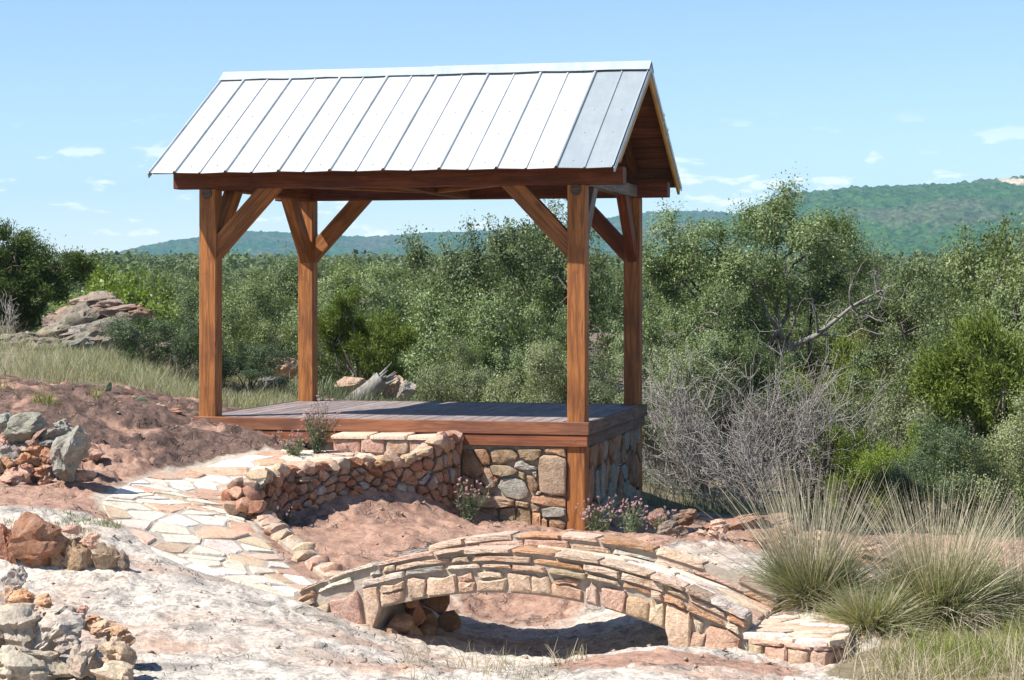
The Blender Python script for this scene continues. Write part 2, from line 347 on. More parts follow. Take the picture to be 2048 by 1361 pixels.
# ------------------------------------------------------------------ ground
def ground_mat():
    m = NT('rock_ground_surface'); v = m.wcoord()
    def w(s):
        return m.wcoord(s)
    soil = m.attr('soil'); red = m.attr('red'); dark = m.attr('dark')
    a = m.noise(v, 1.7, 7, 0.62, 0.4); b = m.noise(v, 5.5, 6, 0.65, 0.3); c_ = m.noise(v, 26, 5, 0.65); d = m.noise(w((1, 1.6, 1)), 0.8, 4, 0.55, 0.6)
    # pale weathered crust
    sp = m.math('ADD', m.math('MULTIPLY', b, 0.55), m.math('MULTIPLY', c_, 0.45))
    pale = m.mix(m.ramp(sp, 0.40, 0.54), (0.30, 0.265, 0.228), (0.56, 0.50, 0.43))
    pale = m.mix(m.ramp(m.math('ADD', m.math('MULTIPLY', a, .7), m.math('MULTIPLY', c_, .3)), 0.52, 0.60, 0, 0.75), pale, (0.21, 0.193, 0.175))
    pale = m.mix(m.ramp(d, 0.47, 0.66, 0, 0.8), pale, m.mix(m.ramp(b, 0.35, 0.65), (0.36, 0.22, 0.155), (0.47, 0.33, 0.25)))
    # red granite
    rd = m.mix(m.ramp(b, 0.32, 0.66), (0.23, 0.128, 0.092), (0.42, 0.265, 0.195))
    rd = m.mix(m.ramp(a, 0.55, 0.68, 0, 0.5), rd, (0.46, 0.34, 0.27))
    dk = m.mix(m.ramp(c_, 0.3, 0.7), (0.075, 0.048, 0.040), (0.155, 0.10, 0.08))
    dmask = m.ramp(m.math('ADD', a, m.math('MULTIPLY', dark, 0.16)), 0.60, 0.66, 0, 0.9)
    rd = m.mix(dmask, rd, dk)
    rd = m.mix(m.ramp(m.noise(v, 4.1, 5, 0.7), 0.68, 0.72, 0, 0.6), rd, (0.36, 0.37, 0.22))
    rmask = m.ramp(m.math('ADD', red, m.math('MULTIPLY', m.math('SUBTRACT', a, 0.5), 1.2)), 0.35, 0.6)
    col_ = m.mix(rmask, pale, rd)
    so = m.mix(m.ramp(b, 0.35, 0.65), (0.13, 0.10, 0.06), (0.26, 0.22, 0.14))
    col_ = m.mix(m.ramp(m.math('ADD', soil, m.math('MULTIPLY', m.math('SUBTRACT', b, 0.5), 0.8)), 0.4, 0.6), col_, so)
    col_ = m.mix(m.ramp(m.attr('cement'), 0.35, 0.75), col_, m.mix(m.ramp(b, 0.3, 0.7), (0.36, 0.305, 0.245), (0.50, 0.43, 0.35)))
    col_ = m.mix(1.0, col_, m.ramp(c_, 0.28, 0.72, 0.72, 1.22), 'MULTIPLY')
    pit = m.ramp(m.noise(v, 11, 5, 0.75), 0.33, 0.27, 0, 0.75); col_ = m.mix(pit, col_, (0.045, 0.035, 0.03))
    dv = m.n('ShaderNodeVectorMath', operation='ADD'); dn = m.n('ShaderNodeTexNoise'); dn.inputs['Scale'].default_value = 2.2; dn.inputs['Detail'].default_value = 4; m.l(v, dn.inputs['Vector'])
    m.l(m.wcoord((1, 1.7, 1)), dv.inputs[0]); m.l(dn.outputs['Color'], dv.inputs[1])
    e1 = m.voro(dv.outputs[0], 1.5, 'DISTANCE_TO_EDGE'); e2 = m.voro(dv.outputs[0], 4.3, 'DISTANCE_TO_EDGE')
    brk = m.ramp(a, .47, .60); ck = m.math('MULTIPLY', m.math('MAXIMUM', m.ramp(e1, .022, .004), m.math('MULTIPLY', m.ramp(e2, .03, .006), .35)), m.math('MULTIPLY', brk, m.ramp(m.math('MAXIMUM', soil, m.attr('cement')), .7, .3)))
    col_ = m.mix(m.math('MULTIPLY', ck, .5), col_, (0.06, 0.045, 0.036))
    m.base(col_); m.rough(0.92)
    h = m.math('ADD', m.math('MULTIPLY', b, 0.6), m.math('MULTIPLY', c_, 0.28)); h = m.math('SUBTRACT', h, m.math('ADD', m.math('MULTIPLY', pit, 0.35), m.math('MULTIPLY', ck, .6)))
    m.bump(h, 0.75, 0.045)
    return m.m
M['ground'] = ground_mat()
def grid_mesh(name, xs, ys, zf, attrs, mat):
    X, Y = np.meshgrid(xs, ys); x, y = X.ravel(), Y.ravel(); z = zf(x, y)
    nx, ny = len(xs), len(ys); i = (np.arange(ny - 1)[:, None] * nx + np.arange(nx - 1)[None]).ravel()
    F = np.stack([i, i + 1, i + 1 + nx, i + nx], 1)
    return mesh_np(name, np.stack([x, y, z], 1), F, True, {k: f(x, y) for k, f in attrs.items()}, mat)
def red_f(x, y):
    r = smooth01((y - 17.3 - 0.5 * smooth01((x - .2) / 1.0) * 2.2 + 0.35 * fbm(x * .9, y * .9, 61, 3)) / 0.6)
    r = r * (1 - 0.9 * smooth01((x - 1.15 + .25 * fbm(x, y, 63, 2)) / .3) * smooth01((y - 16.2) / .3) * smooth01((18.75 - y) / .3)) * (1 - .4 * smooth01((1.3 - np.abs(x - .3)) / .3) * smooth01((18.7 - y) / .3))
    r = np.maximum(r, 0.95 * smooth01((0.42 - np.abs(y - 14.75)) / 0.25) * smooth01((x - 0.15) / 0.3) * smooth01((2.3 - x) / .6))
    return r
def dark_f(x, y): return smooth01((y - 19.9) / 0.8) * smooth01((-1.6 - x) / 0.7) * 1.2 + smooth01((y - 18.2) / .5) * .12
def cement_f(x, y):
    best = np.full(x.shape, -9.0)
    for (mx, my), hw in zip(PMID[::2], PHW[::2]): best = np.maximum(best, hw * 1.12 - np.hypot(x - mx, y - my))
    return smooth01((best + 0.04 + 0.12 * fbm(x * 2, y * 2, 71, 3)) / 0.3)
fx0, fx1, fy0, fy1 = -8.0, 8.0, 11.5, 27.5
def fine_z(x, y):
    e = np.minimum(np.minimum(x - fx0, fx1 - x), np.minimum(y - fy0, fy1 - y))
    return G(x, y) - 0.4 * smooth01((0.5 - e) / 0.5)
ATT = {'soil': soil_mask, 'red': red_f, 'dark': dark_f, 'cement': cement_f}
tag(link('rock_ground', grid_mesh('rock_ground', np.arange(fx0, fx1 + .001, 0.028), np.arange(fy0, fy1 + .001, 0.045), fine_z, ATT, M['ground'])), kind='structure')
def coarse_z(x, y):
    e = np.minimum(np.minimum(x - fx0, fx1 - x), np.minimum(y - fy0, fy1 - y))
    return T(x, y) - 0.45 * smooth01((e - 0.3) / 0.8)
ys = np.concatenate([np.arange(-12, 30, 0.5), 30 * 1.045 ** np.arange(0, 122)])
k = np.linspace(-1, 1, 121)
def fan(name):
    X = np.sign(k)[None] * np.abs(k)[None] ** 1.5 * (20 + 0.75 * np.maximum(ys, 0))[:, None]; Y = np.repeat(ys[:, None], len(k), 1)
    x, y = X.ravel(), Y.ravel(); nx, ny = len(k), len(ys); i = (np.arange(ny - 1)[:, None] * nx + np.arange(nx - 1)[None]).ravel()
    F = np.stack([i, i + 1, i + 1 + nx, i + nx], 1)
    at = {'soil': np.ones_like(x), 'red': np.ones_like(x), 'dark': np.zeros_like(x), 'cement': np.zeros_like(x)}
    return mesh_np(name, np.stack([x, y, coarse_z(x, y)], 1), F, True, at, M['ground'])
tag(link('terrain', fan('terrain')), kind='structure')

# ------------------------------------------------------------------ far wooded hills
def hill_mat():
    m = NT('wooded_hill_surface'); v = m.wcoord()
    n = m.noise(v, 0.11, 4, 0.6); n2 = m.noise(m.wcoord((1, .35, 2.5)), 0.007, 6, 0.68, .6); n3 = m.noise(v, 0.35, 2)
    c = m.mix(m.ramp(n, 0.36, 0.62), (0.02, 0.052, 0.012), (0.065, 0.125, 0.03))
    c = m.mix(m.ramp(n2, 0.50, 0.60, 0, 0.55), c, m.mix(m.ramp(n, .4, .6), (0.06, 0.07, 0.035), (0.15, 0.13, 0.09)))
    c = m.mix(m.attr('bare'), c, (0.50, 0.40, 0.29)); c = m.mix(1.0, c, m.ramp(n3, .3, .7, .7, 1.25), 'MULTIPLY')
    m.base(c); m.rough(0.95); m.b.inputs['Specular IOR Level'].default_value = 0.0
    return m.m
M['hill'] = hill_mat()
def hill(name, prof, Yc, Y0, step, seed, bare=None):
    px = np.array([p[0] for p in prof], float); py = np.array([p[1] for p in prof], float)
    xs = np.arange(PX(px[0], Yc), PX(px[-1], Yc), step); ts = np.linspace(0, 1.25, int((Yc - Y0) * 1.25 / (step * 2.6)))
    X, Tt = np.meshgrid(xs, ts); x, t = X.ravel(), Tt.ravel(); y = Y0 + (Yc - Y0) * t
    zc = CAMZ + (HOR - np.interp(x, PX(px, Yc), py)) / FPX * Yc
    zb = np.interp(y, FY, FZ)
    sh = np.where(t <= 1, smooth01(t) * 0.45 + 0.55 * np.clip(t, 0, 1) ** 1.2, 1 - 0.6 * (t - 1) * 4)
    z = zb + (zc - zb) * sh + fbm(x / 130, y / 220, seed, 4) * 16 * np.sin(np.pi * np.clip(t, 0, 1)) ** 0.8 * np.clip((zc - zb) / 60, 0, 1)
    z += np.abs(fbm(x / 6.5, y / 8.0, seed + 9, 2)) * 5.5 + vn(x / 3.2, y / 4, seed + 3) * 2.2 - 3.0 - 14 * smooth01((0.04 - t) / .04)
    ba = np.zeros_like(x)
    if bare:
        bx = PX(bare[0], Yc); ba = smooth01((1 - np.hypot((x - bx) / bare[1], (t - bare[2]) / bare[3])) * 3)
    nx, ny = len(xs), len(ts); i = (np.arange(ny - 1)[:, None] * nx + np.arange(nx - 1)[None]).ravel()
    return tag(link(name, mesh_np(name, np.stack([x, y, z], 1), np.stack([i, i + 1, i + 1 + nx, i + nx], 1), True, {'bare': ba}, M['hill'])), kind='structure')
hill('far_hill', [(-700,520),(-200,522),(120,519),(220,514),(280,506),(340,490),(430,472),(480,463),(580,468),(740,474),(840,467),(960,463),(1100,456),(1200,438),(1300,424),(1420,422),(1500,430),(1650,450),(1900,470),(2500,480)], 3600, 2700, 3.6, 101)
hill('near_hill', [(1130,540),(1240,515),(1290,494),(1400,456),(1450,440),(1520,408),(1580,388),(1700,376),(1800,372),(1900,367),(2000,358),(2048,353),(2250,345),(2700,352)], 2300, 1450, 2.6, 131, (2003, 14, 0.93, 0.09))

# ------------------------------------------------------------------ pavilion
PV = empty('pavilion', (PVX, PVY, 0), -PYAW)
tag(PV, 'open timber pavilion with pale metal gable roof, four posts and raised plank deck', 'pavilion')
def box_mesh(name, l, w, h, mat, bev=0.006):
    bm = bmesh.new(); bmesh.ops.create_cube(bm, size=1)
    for v in bm.verts: v.co = Vector(((v.co.x + .5) * l, v.co.y * w, v.co.z * h))
    if bev: bmesh.ops.bevel(bm, geom=list(bm.edges), offset=bev, segments=1, affect='EDGES', profile=0.5)
    return mesh_bm(name, bm, mat)
def bar(name, a, b, w, h, mat, parent=PV, up=(0, 0, 1), bev=0.006, cuts=None):
    """timber from a to b (centre line), w across, h along 'up'"""
    a, b = Vector(a), Vector(b); x = (b - a); l = x.length; x.normalize(); up = Vector(up)
    y = up.cross(x).normalized(); z = x.cross(y)
    me = box_mesh(name, l, w, h, mat, bev)
    mt = Matrix((x, y, z)).transposed().to_4x4(); mt.translation = a
    o = link(name, me, None, parent); o.matrix_local = mt
    if cuts:   # mitre the ends on local planes: list of (point, normal) in parent space, geometry on the normal side is removed
        bm = bmesh.new(); bm.from_mesh(me); inv = mt.inverted(); r3 = mt.to_3x3().inverted()
        for p, n in cuts:
            r = bmesh.ops.bisect_plane(bm, geom=bm.verts[:] + bm.edges[:] + bm.faces[:], plane_co=inv @ Vector(p), plane_no=(r3 @ Vector(n)).normalized(), clear_outer=True)
            ed = [e for e in r['geom_cut'] if isinstance(e, bmesh.types.BMEdge)]
            bmesh.ops.holes_fill(bm, edges=ed)
        bm.to_mesh(me); bm.free()
    return o
PW, PD, PSZ, PH = 4.0148, 3.1707, 0.19, 2.4313
HB, OL, OR_ = 0.178, 0.298, 0.39
hs = PSZ / 2
for (u, v, z0) in ((0, 0, -0.45), (PW, 0, -1.35), (0, PD, -0.5), (PW, PD, -1.5)):
    bar('post', (u + hs, v + hs, z0), (u + hs, v + hs, PH - 0.001), PSZ, PSZ, M['post'], up=(0, 1, 0), bev=0.008)
# plates and tie beams
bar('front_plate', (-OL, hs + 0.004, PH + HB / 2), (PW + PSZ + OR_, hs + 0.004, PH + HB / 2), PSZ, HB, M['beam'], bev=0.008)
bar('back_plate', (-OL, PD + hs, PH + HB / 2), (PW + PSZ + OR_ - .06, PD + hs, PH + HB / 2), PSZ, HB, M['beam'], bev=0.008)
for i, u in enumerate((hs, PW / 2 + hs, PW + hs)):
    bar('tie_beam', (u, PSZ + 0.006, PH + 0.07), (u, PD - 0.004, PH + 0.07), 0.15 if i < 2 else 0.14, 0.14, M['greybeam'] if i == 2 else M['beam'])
for (a, b) in (((PSZ + .9, PSZ + .01), (PW / 2, PD / 2 + .1)), ((PW / 2 + PSZ, PD / 2 + .1), (PW - 0.7, PSZ + .01))):
    bar('horizontal_brace', (*a, PH + 0.03), (*b, PH + 0.03), 0.09, 0.045, M['post'])
# knee braces: leg on the post, head under the beam
def knee(px_, py_, dx, dy, mat, name='knee_brace', w=0.135):
    d = Vector((dx, dy, 0)); base = Vector((px_, py_, 0))
    lo, hi = base + Vector((0, 0, PH - 0.62)), base + d * 0.58 + Vector((0, 0, PH))
    ax = (hi - lo).normalized()
    c = base
    return bar(name, lo - ax * 0.25, hi + ax * 0.25, w, 0.185, mat, up=tuple(Vector((0, 0, 1))), cuts=[(tuple(base + d * 0.002), tuple(-d)), ((0, 0, PH - 0.002), (0, 0, 1))])
knee(PSZ, hs, 1, 0, M['post']); knee(PW, hs, -1, 0, M['post'])
knee(PSZ, PD + hs, 1, 0, M['post']); knee(PW, PD + hs, -1, 0, M['beam'])
knee(hs, PSZ, 0, 1, M['post']); knee(hs, PD, 0, -1, M['post'])
knee(PW + hs, PSZ, 0, 1, M['greybeam'], w=0.11); knee(PW + hs, PD, 0, -1, M['beam'], w=0.11)
# small round peg ends on the front posts
for u in (hs, PW + hs):
    bm = bmesh.new(); bmesh.ops.create_cone(bm, cap_ends=True, segments=18, radius1=0.062, radius2=0.056, depth=0.014)
    bmesh.ops.rotate(bm, verts=bm.verts, matrix=Matrix.Rotation(R(90), 3, 'X'))
    for v_ in bm.verts: v_.co += Vector((u - 0.004, -0.003, PH - 0.052))
    link('tenon_end', mesh_bm('tenon_end', bm, M['siderim']), None, PV)
for (u, w) in ((hs, .55), (hs + .02, 1.05), (hs, .1)):
    pass
# deck boards run front to back
n_b = 29; bw = (PW + PSZ + 0.086) / n_b; u0 = -0.043
posts_at = [(0, 0), (PW, 0), (0, PD), (PW, PD)]
for i in range(n_b):
    ua, ub = u0 + i * bw + 0.004, u0 + (i + 1) * bw - 0.004; uc = (ua + ub) / 2
    va, vb = -0.003, PD + PSZ + 0.02
    if any(ua < pu + PSZ + 0.01 and ub > pu - 0.01 for pu in (0, PW)): va, vb = PSZ + 0.006, PD - 0.006     # cut round the posts
    bar('deck_board', (uc, va, -0.0175 + rng.uniform(-.0015, .0015)), (uc, vb, -0.0175 + rng.uniform(-.0015, .0015)), ub - ua, 0.035, M['deck'], bev=0.004)
for (pu, pv_) in posts_at:                        # short boards at the rim beside the posts
    pass
UR = PW + PSZ + 0.046; VB = PD + PSZ + 0.03
bar('rim_board', (-0.05, -0.026, -0.062), (UR, -0.026, -0.062), 0.04, 0.132, M['rim'], bev=0.005)
bar('side_rim_board', (UR - 0.02, -0.0045, -0.062), (UR - 0.02, VB, -0.062), 0.04, 0.131, M['siderim'], bev=0.005)
bar('back_rim_board', (-0.05, VB + 0.022, -0.062), (UR, VB + 0.022, -0.062), 0.04, 0.13, M['siderim'], bev=0.005)
bar('side_rim_board', (-0.03, -0.004, -0.062), (-0.03, VB, -0.062), 0.04, 0.13, M['siderim'], bev=0.005)
bar('lower_board', (0.1, -0.018, -0.192), (PW + PSZ + 0.028, -0.018, -0.192), 0.034, 0.112, M['rim2'], bev=0.004)
bar('side_lower_board', (PW + PSZ + 0.012, 0.0025, -0.190), (PW + PSZ + 0.012, VB - .02, -0.190), 0.034, 0.114, M['siderim'], bev=0.004)
for u in (PW + PSZ - 0.10, PW * 0.62, PW * .35):
    bm = bmesh.new(); bmesh.ops.create_uvsphere(bm, u_segments=8, v_segments=5, radius=0.009)
    for v_ in bm.verts: v_.co = Vector((v_.co.x + u, v_.co.y * .5 - 0.036, v_.co.z - 0.19))
    link('bolt_head', mesh_bm('bolt_head', bm, M['greybeam']), None, PV)
# roof
O_, ZE, ZR, RL, RR = 0.4656, 2.568, 3.790, 0.371, 0.384
VM = (PD + PSZ) / 2
uL, uR = -RL, PW + PSZ + RR
sl_len = math.hypot(VM + O_, ZR - ZE)
seam_px = [302, 355, 460, 568, 671, 777, 887, 998, 1112, 1221]
seams = [uL + (s - 302) / (1221 - 302) * (uR - uL) for s in seam_px]
def roof_pt(side, u, t, lift=0.0):
    """t 0 at the eave, 1 at the ridge"""
    v = -O_ + (VM + O_) * t; z = ZE + (ZR - ZE) * t
    nv, nz_ = -(ZR - ZE) / sl_len, (VM + O_) / sl_len
    v += nv * lift; z += nz_ * lift
    return Vector((u, v if side == 0 else 2 * VM - v, z))
def roof_panel(side, ua, ub, mat, seed, half=False):
    r_ = random.Random(seed)
    # profile across: raised seam at both edges, small rib in the middle
    wdt = ub - ua; prof = [(0, .0), (0.002, .021), (0.011, .022), (0.018, .003), (0.026, 0.0)]
    if not half: prof += [(wdt / 2 - .014, .0), (wdt / 2 - .007, .012), (wdt / 2 + .007, .012), (wdt / 2 + .014, .0)]
    prof += [(wdt - 0.026, 0.0), (wdt - 0.017, .003), (wdt - 0.010, .019), (wdt - 0.001, .020)]
    bm = bmesh.new(); rows = []
    N = 9
    for j in range(N + 1):
        t = j / N * 1.0
        row = []
        for a, h in prof:
            sag = 0.006 * math.sin(a / wdt * math.pi * 2 + r_.random() * .3) * (1 if j == 0 else .25)
            t0 = t - (0.006 * math.sin(a / wdt * math.pi) if j == 0 else 0)
            row.append(bm.verts.new(roof_pt(side, ua + a, max(t0, -0.01), h + 0.012 + sag)))
        rows.append(row)
    for j in range(N):
        for i in range(len(prof) - 1):
            bm.faces.new((rows[j][i], rows[j][i + 1], rows[j + 1][i + 1], rows[j + 1][i]))
    r = bmesh.ops.extrude_face_region(bm, geom=bm.faces[:])
    for v_ in r['geom']:
        if isinstance(v_, bmesh.types.BMVert):
            v_.co += (roof_pt(side, 0, 0, -0.004) - roof_pt(side, 0, 0, 0))
    return link('roof_panel', mesh_bm('roof_panel', bm, mat), None, PV)
screws = bmesh.new()
for side in (0, 1):
    for i in range(len(seams) - 1):
        o = roof_panel(side, seams[i], seams[i + 1] - 0.001, M['metal_dull'] if i == 8 else M['metal'], 50 + i + side * 20, i == 0)
        if i == 8: o['label'] = 'duller blue-grey end panel of the metal roof'
        if side == 0:
            for f in ((0.25, .75) if i else (0.5,)):
                for t in (0.06, 0.55, .33):
                    c = roof_pt(0, seams[i] + (seams[i + 1] - seams[i]) * f, t + rng.uniform(-.01, .01), 0.016)
                    s_ = bmesh.ops.create_icosphere(screws, subdivisions=1, radius=0.008)
                    for v_ in s_['verts']: v_.co += c
tag(link('roof_screws', mesh_bm('roof_screws', screws, M['cap']), None, PV), kind='stuff')
# ridge cap: folded sheets
def ridge_cap(ua, ub, lift):
    bm = bmesh.new(); secs = []
    n = 10
    for j in range(n + 1):
        u = ua + (ub - ua) * j / n; w_ = 0.004 * math.sin(j * 1.9 + ua * 5)
        pts = [roof_pt(0, u, 0.945 + w_, 0.034 + lift + abs(w_)), roof_pt(0, u, 0.985, 0.048 + lift), Vector((u, VM, ZR + 0.066 + lift)), roof_pt(1, u, 0.985, 0.056 + lift), roof_pt(1, u, 0.93, 0.040 + lift)]
        secs.append([bm.verts.new(p) for p in pts])
    for j in range(n):
        for i in range(4): bm.faces.new((secs[j][i], secs[j][i + 1], secs[j + 1][i + 1], secs[j + 1][i]))
    r = bmesh.ops.extrude_face_region(bm, geom=bm.faces[:])
    for v_ in r['geom']:
        if isinstance(v_, bmesh.types.BMVert): v_.co.z -= 0.004
    link('ridge_cap', mesh_bm('ridge_cap', bm, M['cap']), None, PV)
mid = uL + (uR - uL) * .52
ridge_cap(uL - 0.01, mid, 0.0); ridge_cap(mid - 0.08, uR + 0.012, 0.006)
# sheathing planks, rafters, barge boards
for side in (0, 1):
    n = 11
    for i in range(n):
        t0, t1 = 0.012 + i * 0.965 / n, 0.012 + (i + 1) * 0.965 / n - 0.004
        a, b = roof_pt(side, uL + 0.03, (t0 + t1) / 2, -0.008), roof_pt(side, uR - 0.03, (t0 + t1) / 2, -0.008)
        up = roof_pt(side, 0, .5, 1) - roof_pt(side, 0, .5, 0)
        bar('roof_board', a, b, (t1 - t0) * sl_len, 0.022, M['roofboard'], up=up, bev=0.003)
    for u in (hs, PW / 4 + hs, PW / 2 + hs, 3 * PW / 4 + hs, PW + hs):
        up = roof_pt(side, 0, .5, 1) - roof_pt(side, 0, .5, 0)
        sgn = -1 if side == 0 else 1
        bar('rafter', roof_pt(side, u, 0.15, -0.082), roof_pt(side, u, 1.06, -0.082), 0.07, 0.125, M['roofboard'], up=up,
            cuts=[((0, VM - sgn * -0.001, 0), (0, -sgn, 0)), (tuple(roof_pt(side, u, 0.0, 0)), (0, sgn, 0))])
    for u, nm in ((uL + 0.012, 'barge_board'), (uR - 0.012, 'barge_board')):
        up = roof_pt(side, 0, .5, 1) - roof_pt(side, 0, .5, 0); sgn = -1 if side == 0 else 1
        bar(nm, roof_pt(side, u, 0.14 if side == 0 else 0.02, -0.068), roof_pt(side, u, 1.05, -0.068), 0.03, 0.1 if side == 0 else 0.125, M['barge'], up=up,
            cuts=[((0, VM + sgn * 0.001, 0), (0, -sgn, 0))])
        bar('rake_trim', roof_pt(side, u + (0.018 if u > 0 else -.018), -0.006, -0.012), roof_pt(side, u + (0.018 if u > 0 else -.018), 1.03, -0.012), 0.012, 0.055, M['cap'], up=up, bev=0.002,
            cuts=[((0, VM + sgn * 0.001, 0), (0, -sgn, 0))])
# torn scraps of flashing on the right rear edge
for t in (0.62, 0.50):
    bm = bmesh.new(); pts = []
    for i in range(6):
        p = roof_pt(1, uR + 0.004, t - 0.004 * i, 0.03 - 0.022 * i); p.x += 0.008 * math.sin(i * 2.1); pts.append(p)
    a_ = [bm.verts.new(p) for p in pts]; b_ = [bm.verts.new(p + Vector((0.016, .006, .008))) for p in pts]
    for i in range(5): bm.faces.new((a_[i], a_[i + 1], b_[i + 1], b_[i]))
    r = bmesh.ops.extrude_face_region(bm, geom=bm.faces[:])
    for v_ in r['geom']:
        if isinstance(v_, bmesh.types.BMVert): v_.co.z -= 0.008
    link('torn_flashing', mesh_bm('torn_flashing', bm, M['metal']), None, PV)
# ------------------------------------------------------------------ stone building kit
def clip_poly(poly, p, n):
    out = []
    for i in range(len(poly)):
        a, b = poly[i], poly[(i + 1) % len(poly)]
        da = (a[0] - p[0]) * n[0] + (a[1] - p[1]) * n[1]; db = (b[0] - p[0]) * n[0] + (b[1] - p[1]) * n[1]
        if da <= 0: out.append(a)
        if (da < 0 < db) or (db < 0 < da):
            t = da / (da - db); out.append((a[0] + (b[0] - a[0]) * t, a[1] + (b[1] - a[1]) * t))
    return out
def voronoi(seeds, bounds, sx=1.0, gap=0.02):
    """cells of the seeds inside a rectangle; sx stretches cells along the first axis; gap is the joint"""
    x0, x1, y0, y1 = bounds; cells = []
    for i, s in enumerate(seeds):
        poly = [(x0, y0), (x1, y0), (x1, y1), (x0, y1)]
        for j, q in enumerate(seeds):
            if i == j: continue
            dx, dy = (q[0] - s[0]) / sx ** 2, (q[1] - s[1]); l = math.hypot(dx, dy)
            if l < 1e-6: continue
            n = (dx / l, dy / l); mid_ = ((s[0] + q[0]) / 2 - n[0] * gap / 2, (s[1] + q[1]) / 2 - n[1] * gap / 2)
            poly = clip_poly(poly, mid_, n)
            if len(poly) < 3: break
        if len(poly) >= 3: cells.append(poly)
    return cells
def area(p): return abs(sum(p[i][0] * p[(i + 1) % len(p)][1] - p[(i + 1) % len(p)][0] * p[i][1] for i in range(len(p)))) / 2
def tidy(poly, mn=0.02):
    out = []
    for p in poly:
        if not out or math.hypot(p[0] - out[-1][0], p[1] - out[-1][1]) > mn: out.append(p)
    if len(out) > 2 and math.hypot(out[0][0] - out[-1][0], out[0][1] - out[-1][1]) <= mn: out.pop()
    return out
def chamfer(poly, k=0.28, r_=rng):
    out = []
    n = len(poly)
    for i in range(n):
        a, b, c = poly[i - 1], poly[i], poly[(i + 1) % n]; kk = k * r_.uniform(.5, 1.1)
        out.append((b[0] + (a[0] - b[0]) * kk * .5, b[1] + (a[1] - b[1]) * kk * .5)); out.append((b[0] + (c[0] - b[0]) * kk * .5, b[1] + (c[1] - b[1]) * kk * .5))
    return out
def slab(poly, back, front, fmap, r_=rng, bulge=0.012, inset=0.8, jit=0.006, smooth=True):
    """a dressed stone: polygon (a,b), from depth 'back' to 'front', fmap(a,b,c)->point"""
    cx = sum(p[0] for p in poly) / len(poly); cy = sum(p[1] for p in poly) / len(poly); n = len(poly)
    bm = bmesh.new(); J = lambda s=1: r_.uniform(-jit, jit) * s
    d = front - back
    def ring(k, c, js=1): return [bm.verts.new(fmap(cx + (p[0] - cx) * k + J(js), cy + (p[1] - cy) * k + J(js), c + J(js))) for p in poly]
    rad = sum(math.hypot(p[0] - cx, p[1] - cy) for p in poly) / n; sg = 1 if d > 0 else -1; bv = min(.016, abs(d) * .35, rad * .3)
    tx, ty = r_.uniform(-.07, .07), r_.uniform(-.07, .07)
    f0 = fmap; fmap = lambda a, b, c: f0(a, b, c + (((a - cx) * tx + (b - cy) * ty) if abs(c - back) > 1e-6 else 0))
    r0, r1 = ring(1.0, back, 0), ring(1.0, front - sg * bv * r_.uniform(.9, 1.6))
    r2 = ring(1 - bv * .55 / rad, front - sg * bv * .3); r3 = ring(max(.5, 1 - bv * 1.7 / rad), front, 1.0)
    cv = bm.verts.new(fmap(cx, cy, front + bulge * r_.uniform(-.6, 1)))
    for A, B in ((r0, r1), (r1, r2), (r2, r3)):
        for i in range(n): bm.faces.new((A[i], A[(i + 1) % n], B[(i + 1) % n], B[i]))
    for i in range(n): bm.faces.new((r3[i], r3[(i + 1) % n], cv))
    return mesh_bm('stone', bm, None, smooth)
def rock_mesh(seed, planes=9, rough=0.12, sub=2, flat=(0.62, 0.95), layers=False):
    """broken field stone: a sphere cut by random planes, roughened"""
    r_ = random.Random(seed); bm = bmesh.new(); bmesh.ops.create_icosphere(bm, subdivisions=sub, radius=1)
    pl = []
    for _ in range(planes):
        n = Vector((r_.gauss(0, 1), r_.gauss(0, 1), r_.gauss(0, 1))).normalized(); pl.append((n, r_.uniform(*flat)))
    off = Vector((r_.uniform(-50, 50), r_.uniform(-50, 50), r_.uniform(-50, 50)))
    for v in bm.verts:
        p = v.co.copy()
        for n, d in pl:
            e = p.dot(n) - d
            if e > 0: p -= n * e * 0.93
        p += v.co * (mnoise.noise(v.co * 1.7 + off) * rough + mnoise.noise(v.co * 4.5 + off) * rough * .45 + (mnoise.noise(v.co * 11 + off) * rough * .25 if sub > 3 else 0))
        v.co = p
    if layers:
        ks = [(1 + r_.uniform(-.1, .1), r_.uniform(-.05, .05), r_.uniform(-.05, .05)) for _ in range(60)]
        for v in bm.verts:
            f = (v.co.z + 2) * 6.5 + mnoise.noise(v.co * 1.3 + off) * 1.2; i = int(f); t = min(max((f - i - .35) / .3, 0), 1); a, b = ks[i % 60], ks[(i + 1) % 60]
            k_, sx_, sy_ = (a[j] * (1 - t) + b[j] * t for j in range(3)); v.co.x = v.co.x * k_ + sx_; v.co.y = v.co.y * k_ + sy_
    return mesh_bm('rock', bm, None, True)
COB = [rock_mesh(300 + i, 12, 0.10, 2, (0.42, 0.82)) for i in range(14)]                     # wall cobbles
BLD = [rock_mesh(400 + i, 17, 0.24, 4, (0.38, .8), True) for i in range(10)]     # boulders
for me in COB: me.materials.append(M['stone'])
def jcol(c, r_=rng, s=0.14):
    k = 1 + r_.uniform(-s, s); return tuple(max(0.01, min(.9, x * k * (1 + r_.uniform(-s, s) * .35))) for x in c)
CREAM, ORNG, PINK, BUFF, REDB, GREY, WHITE = (0.58, 0.44, 0.325), (0.48, 0.27, 0.145), (0.50, 0.31, 0.23), (0.48, 0.345, 0.235), (0.33, 0.145, 0.08), (0.34, 0.32, 0.29), (0.66, 0.59, 0.49)
def pick(w, r_=rng):
    t = r_.uniform(0, sum(x[1] for x in w))
    for c, k in w:
        t -= k
        if t <= 0: return jcol(c, r_)
    return jcol(w[-1][0], r_)
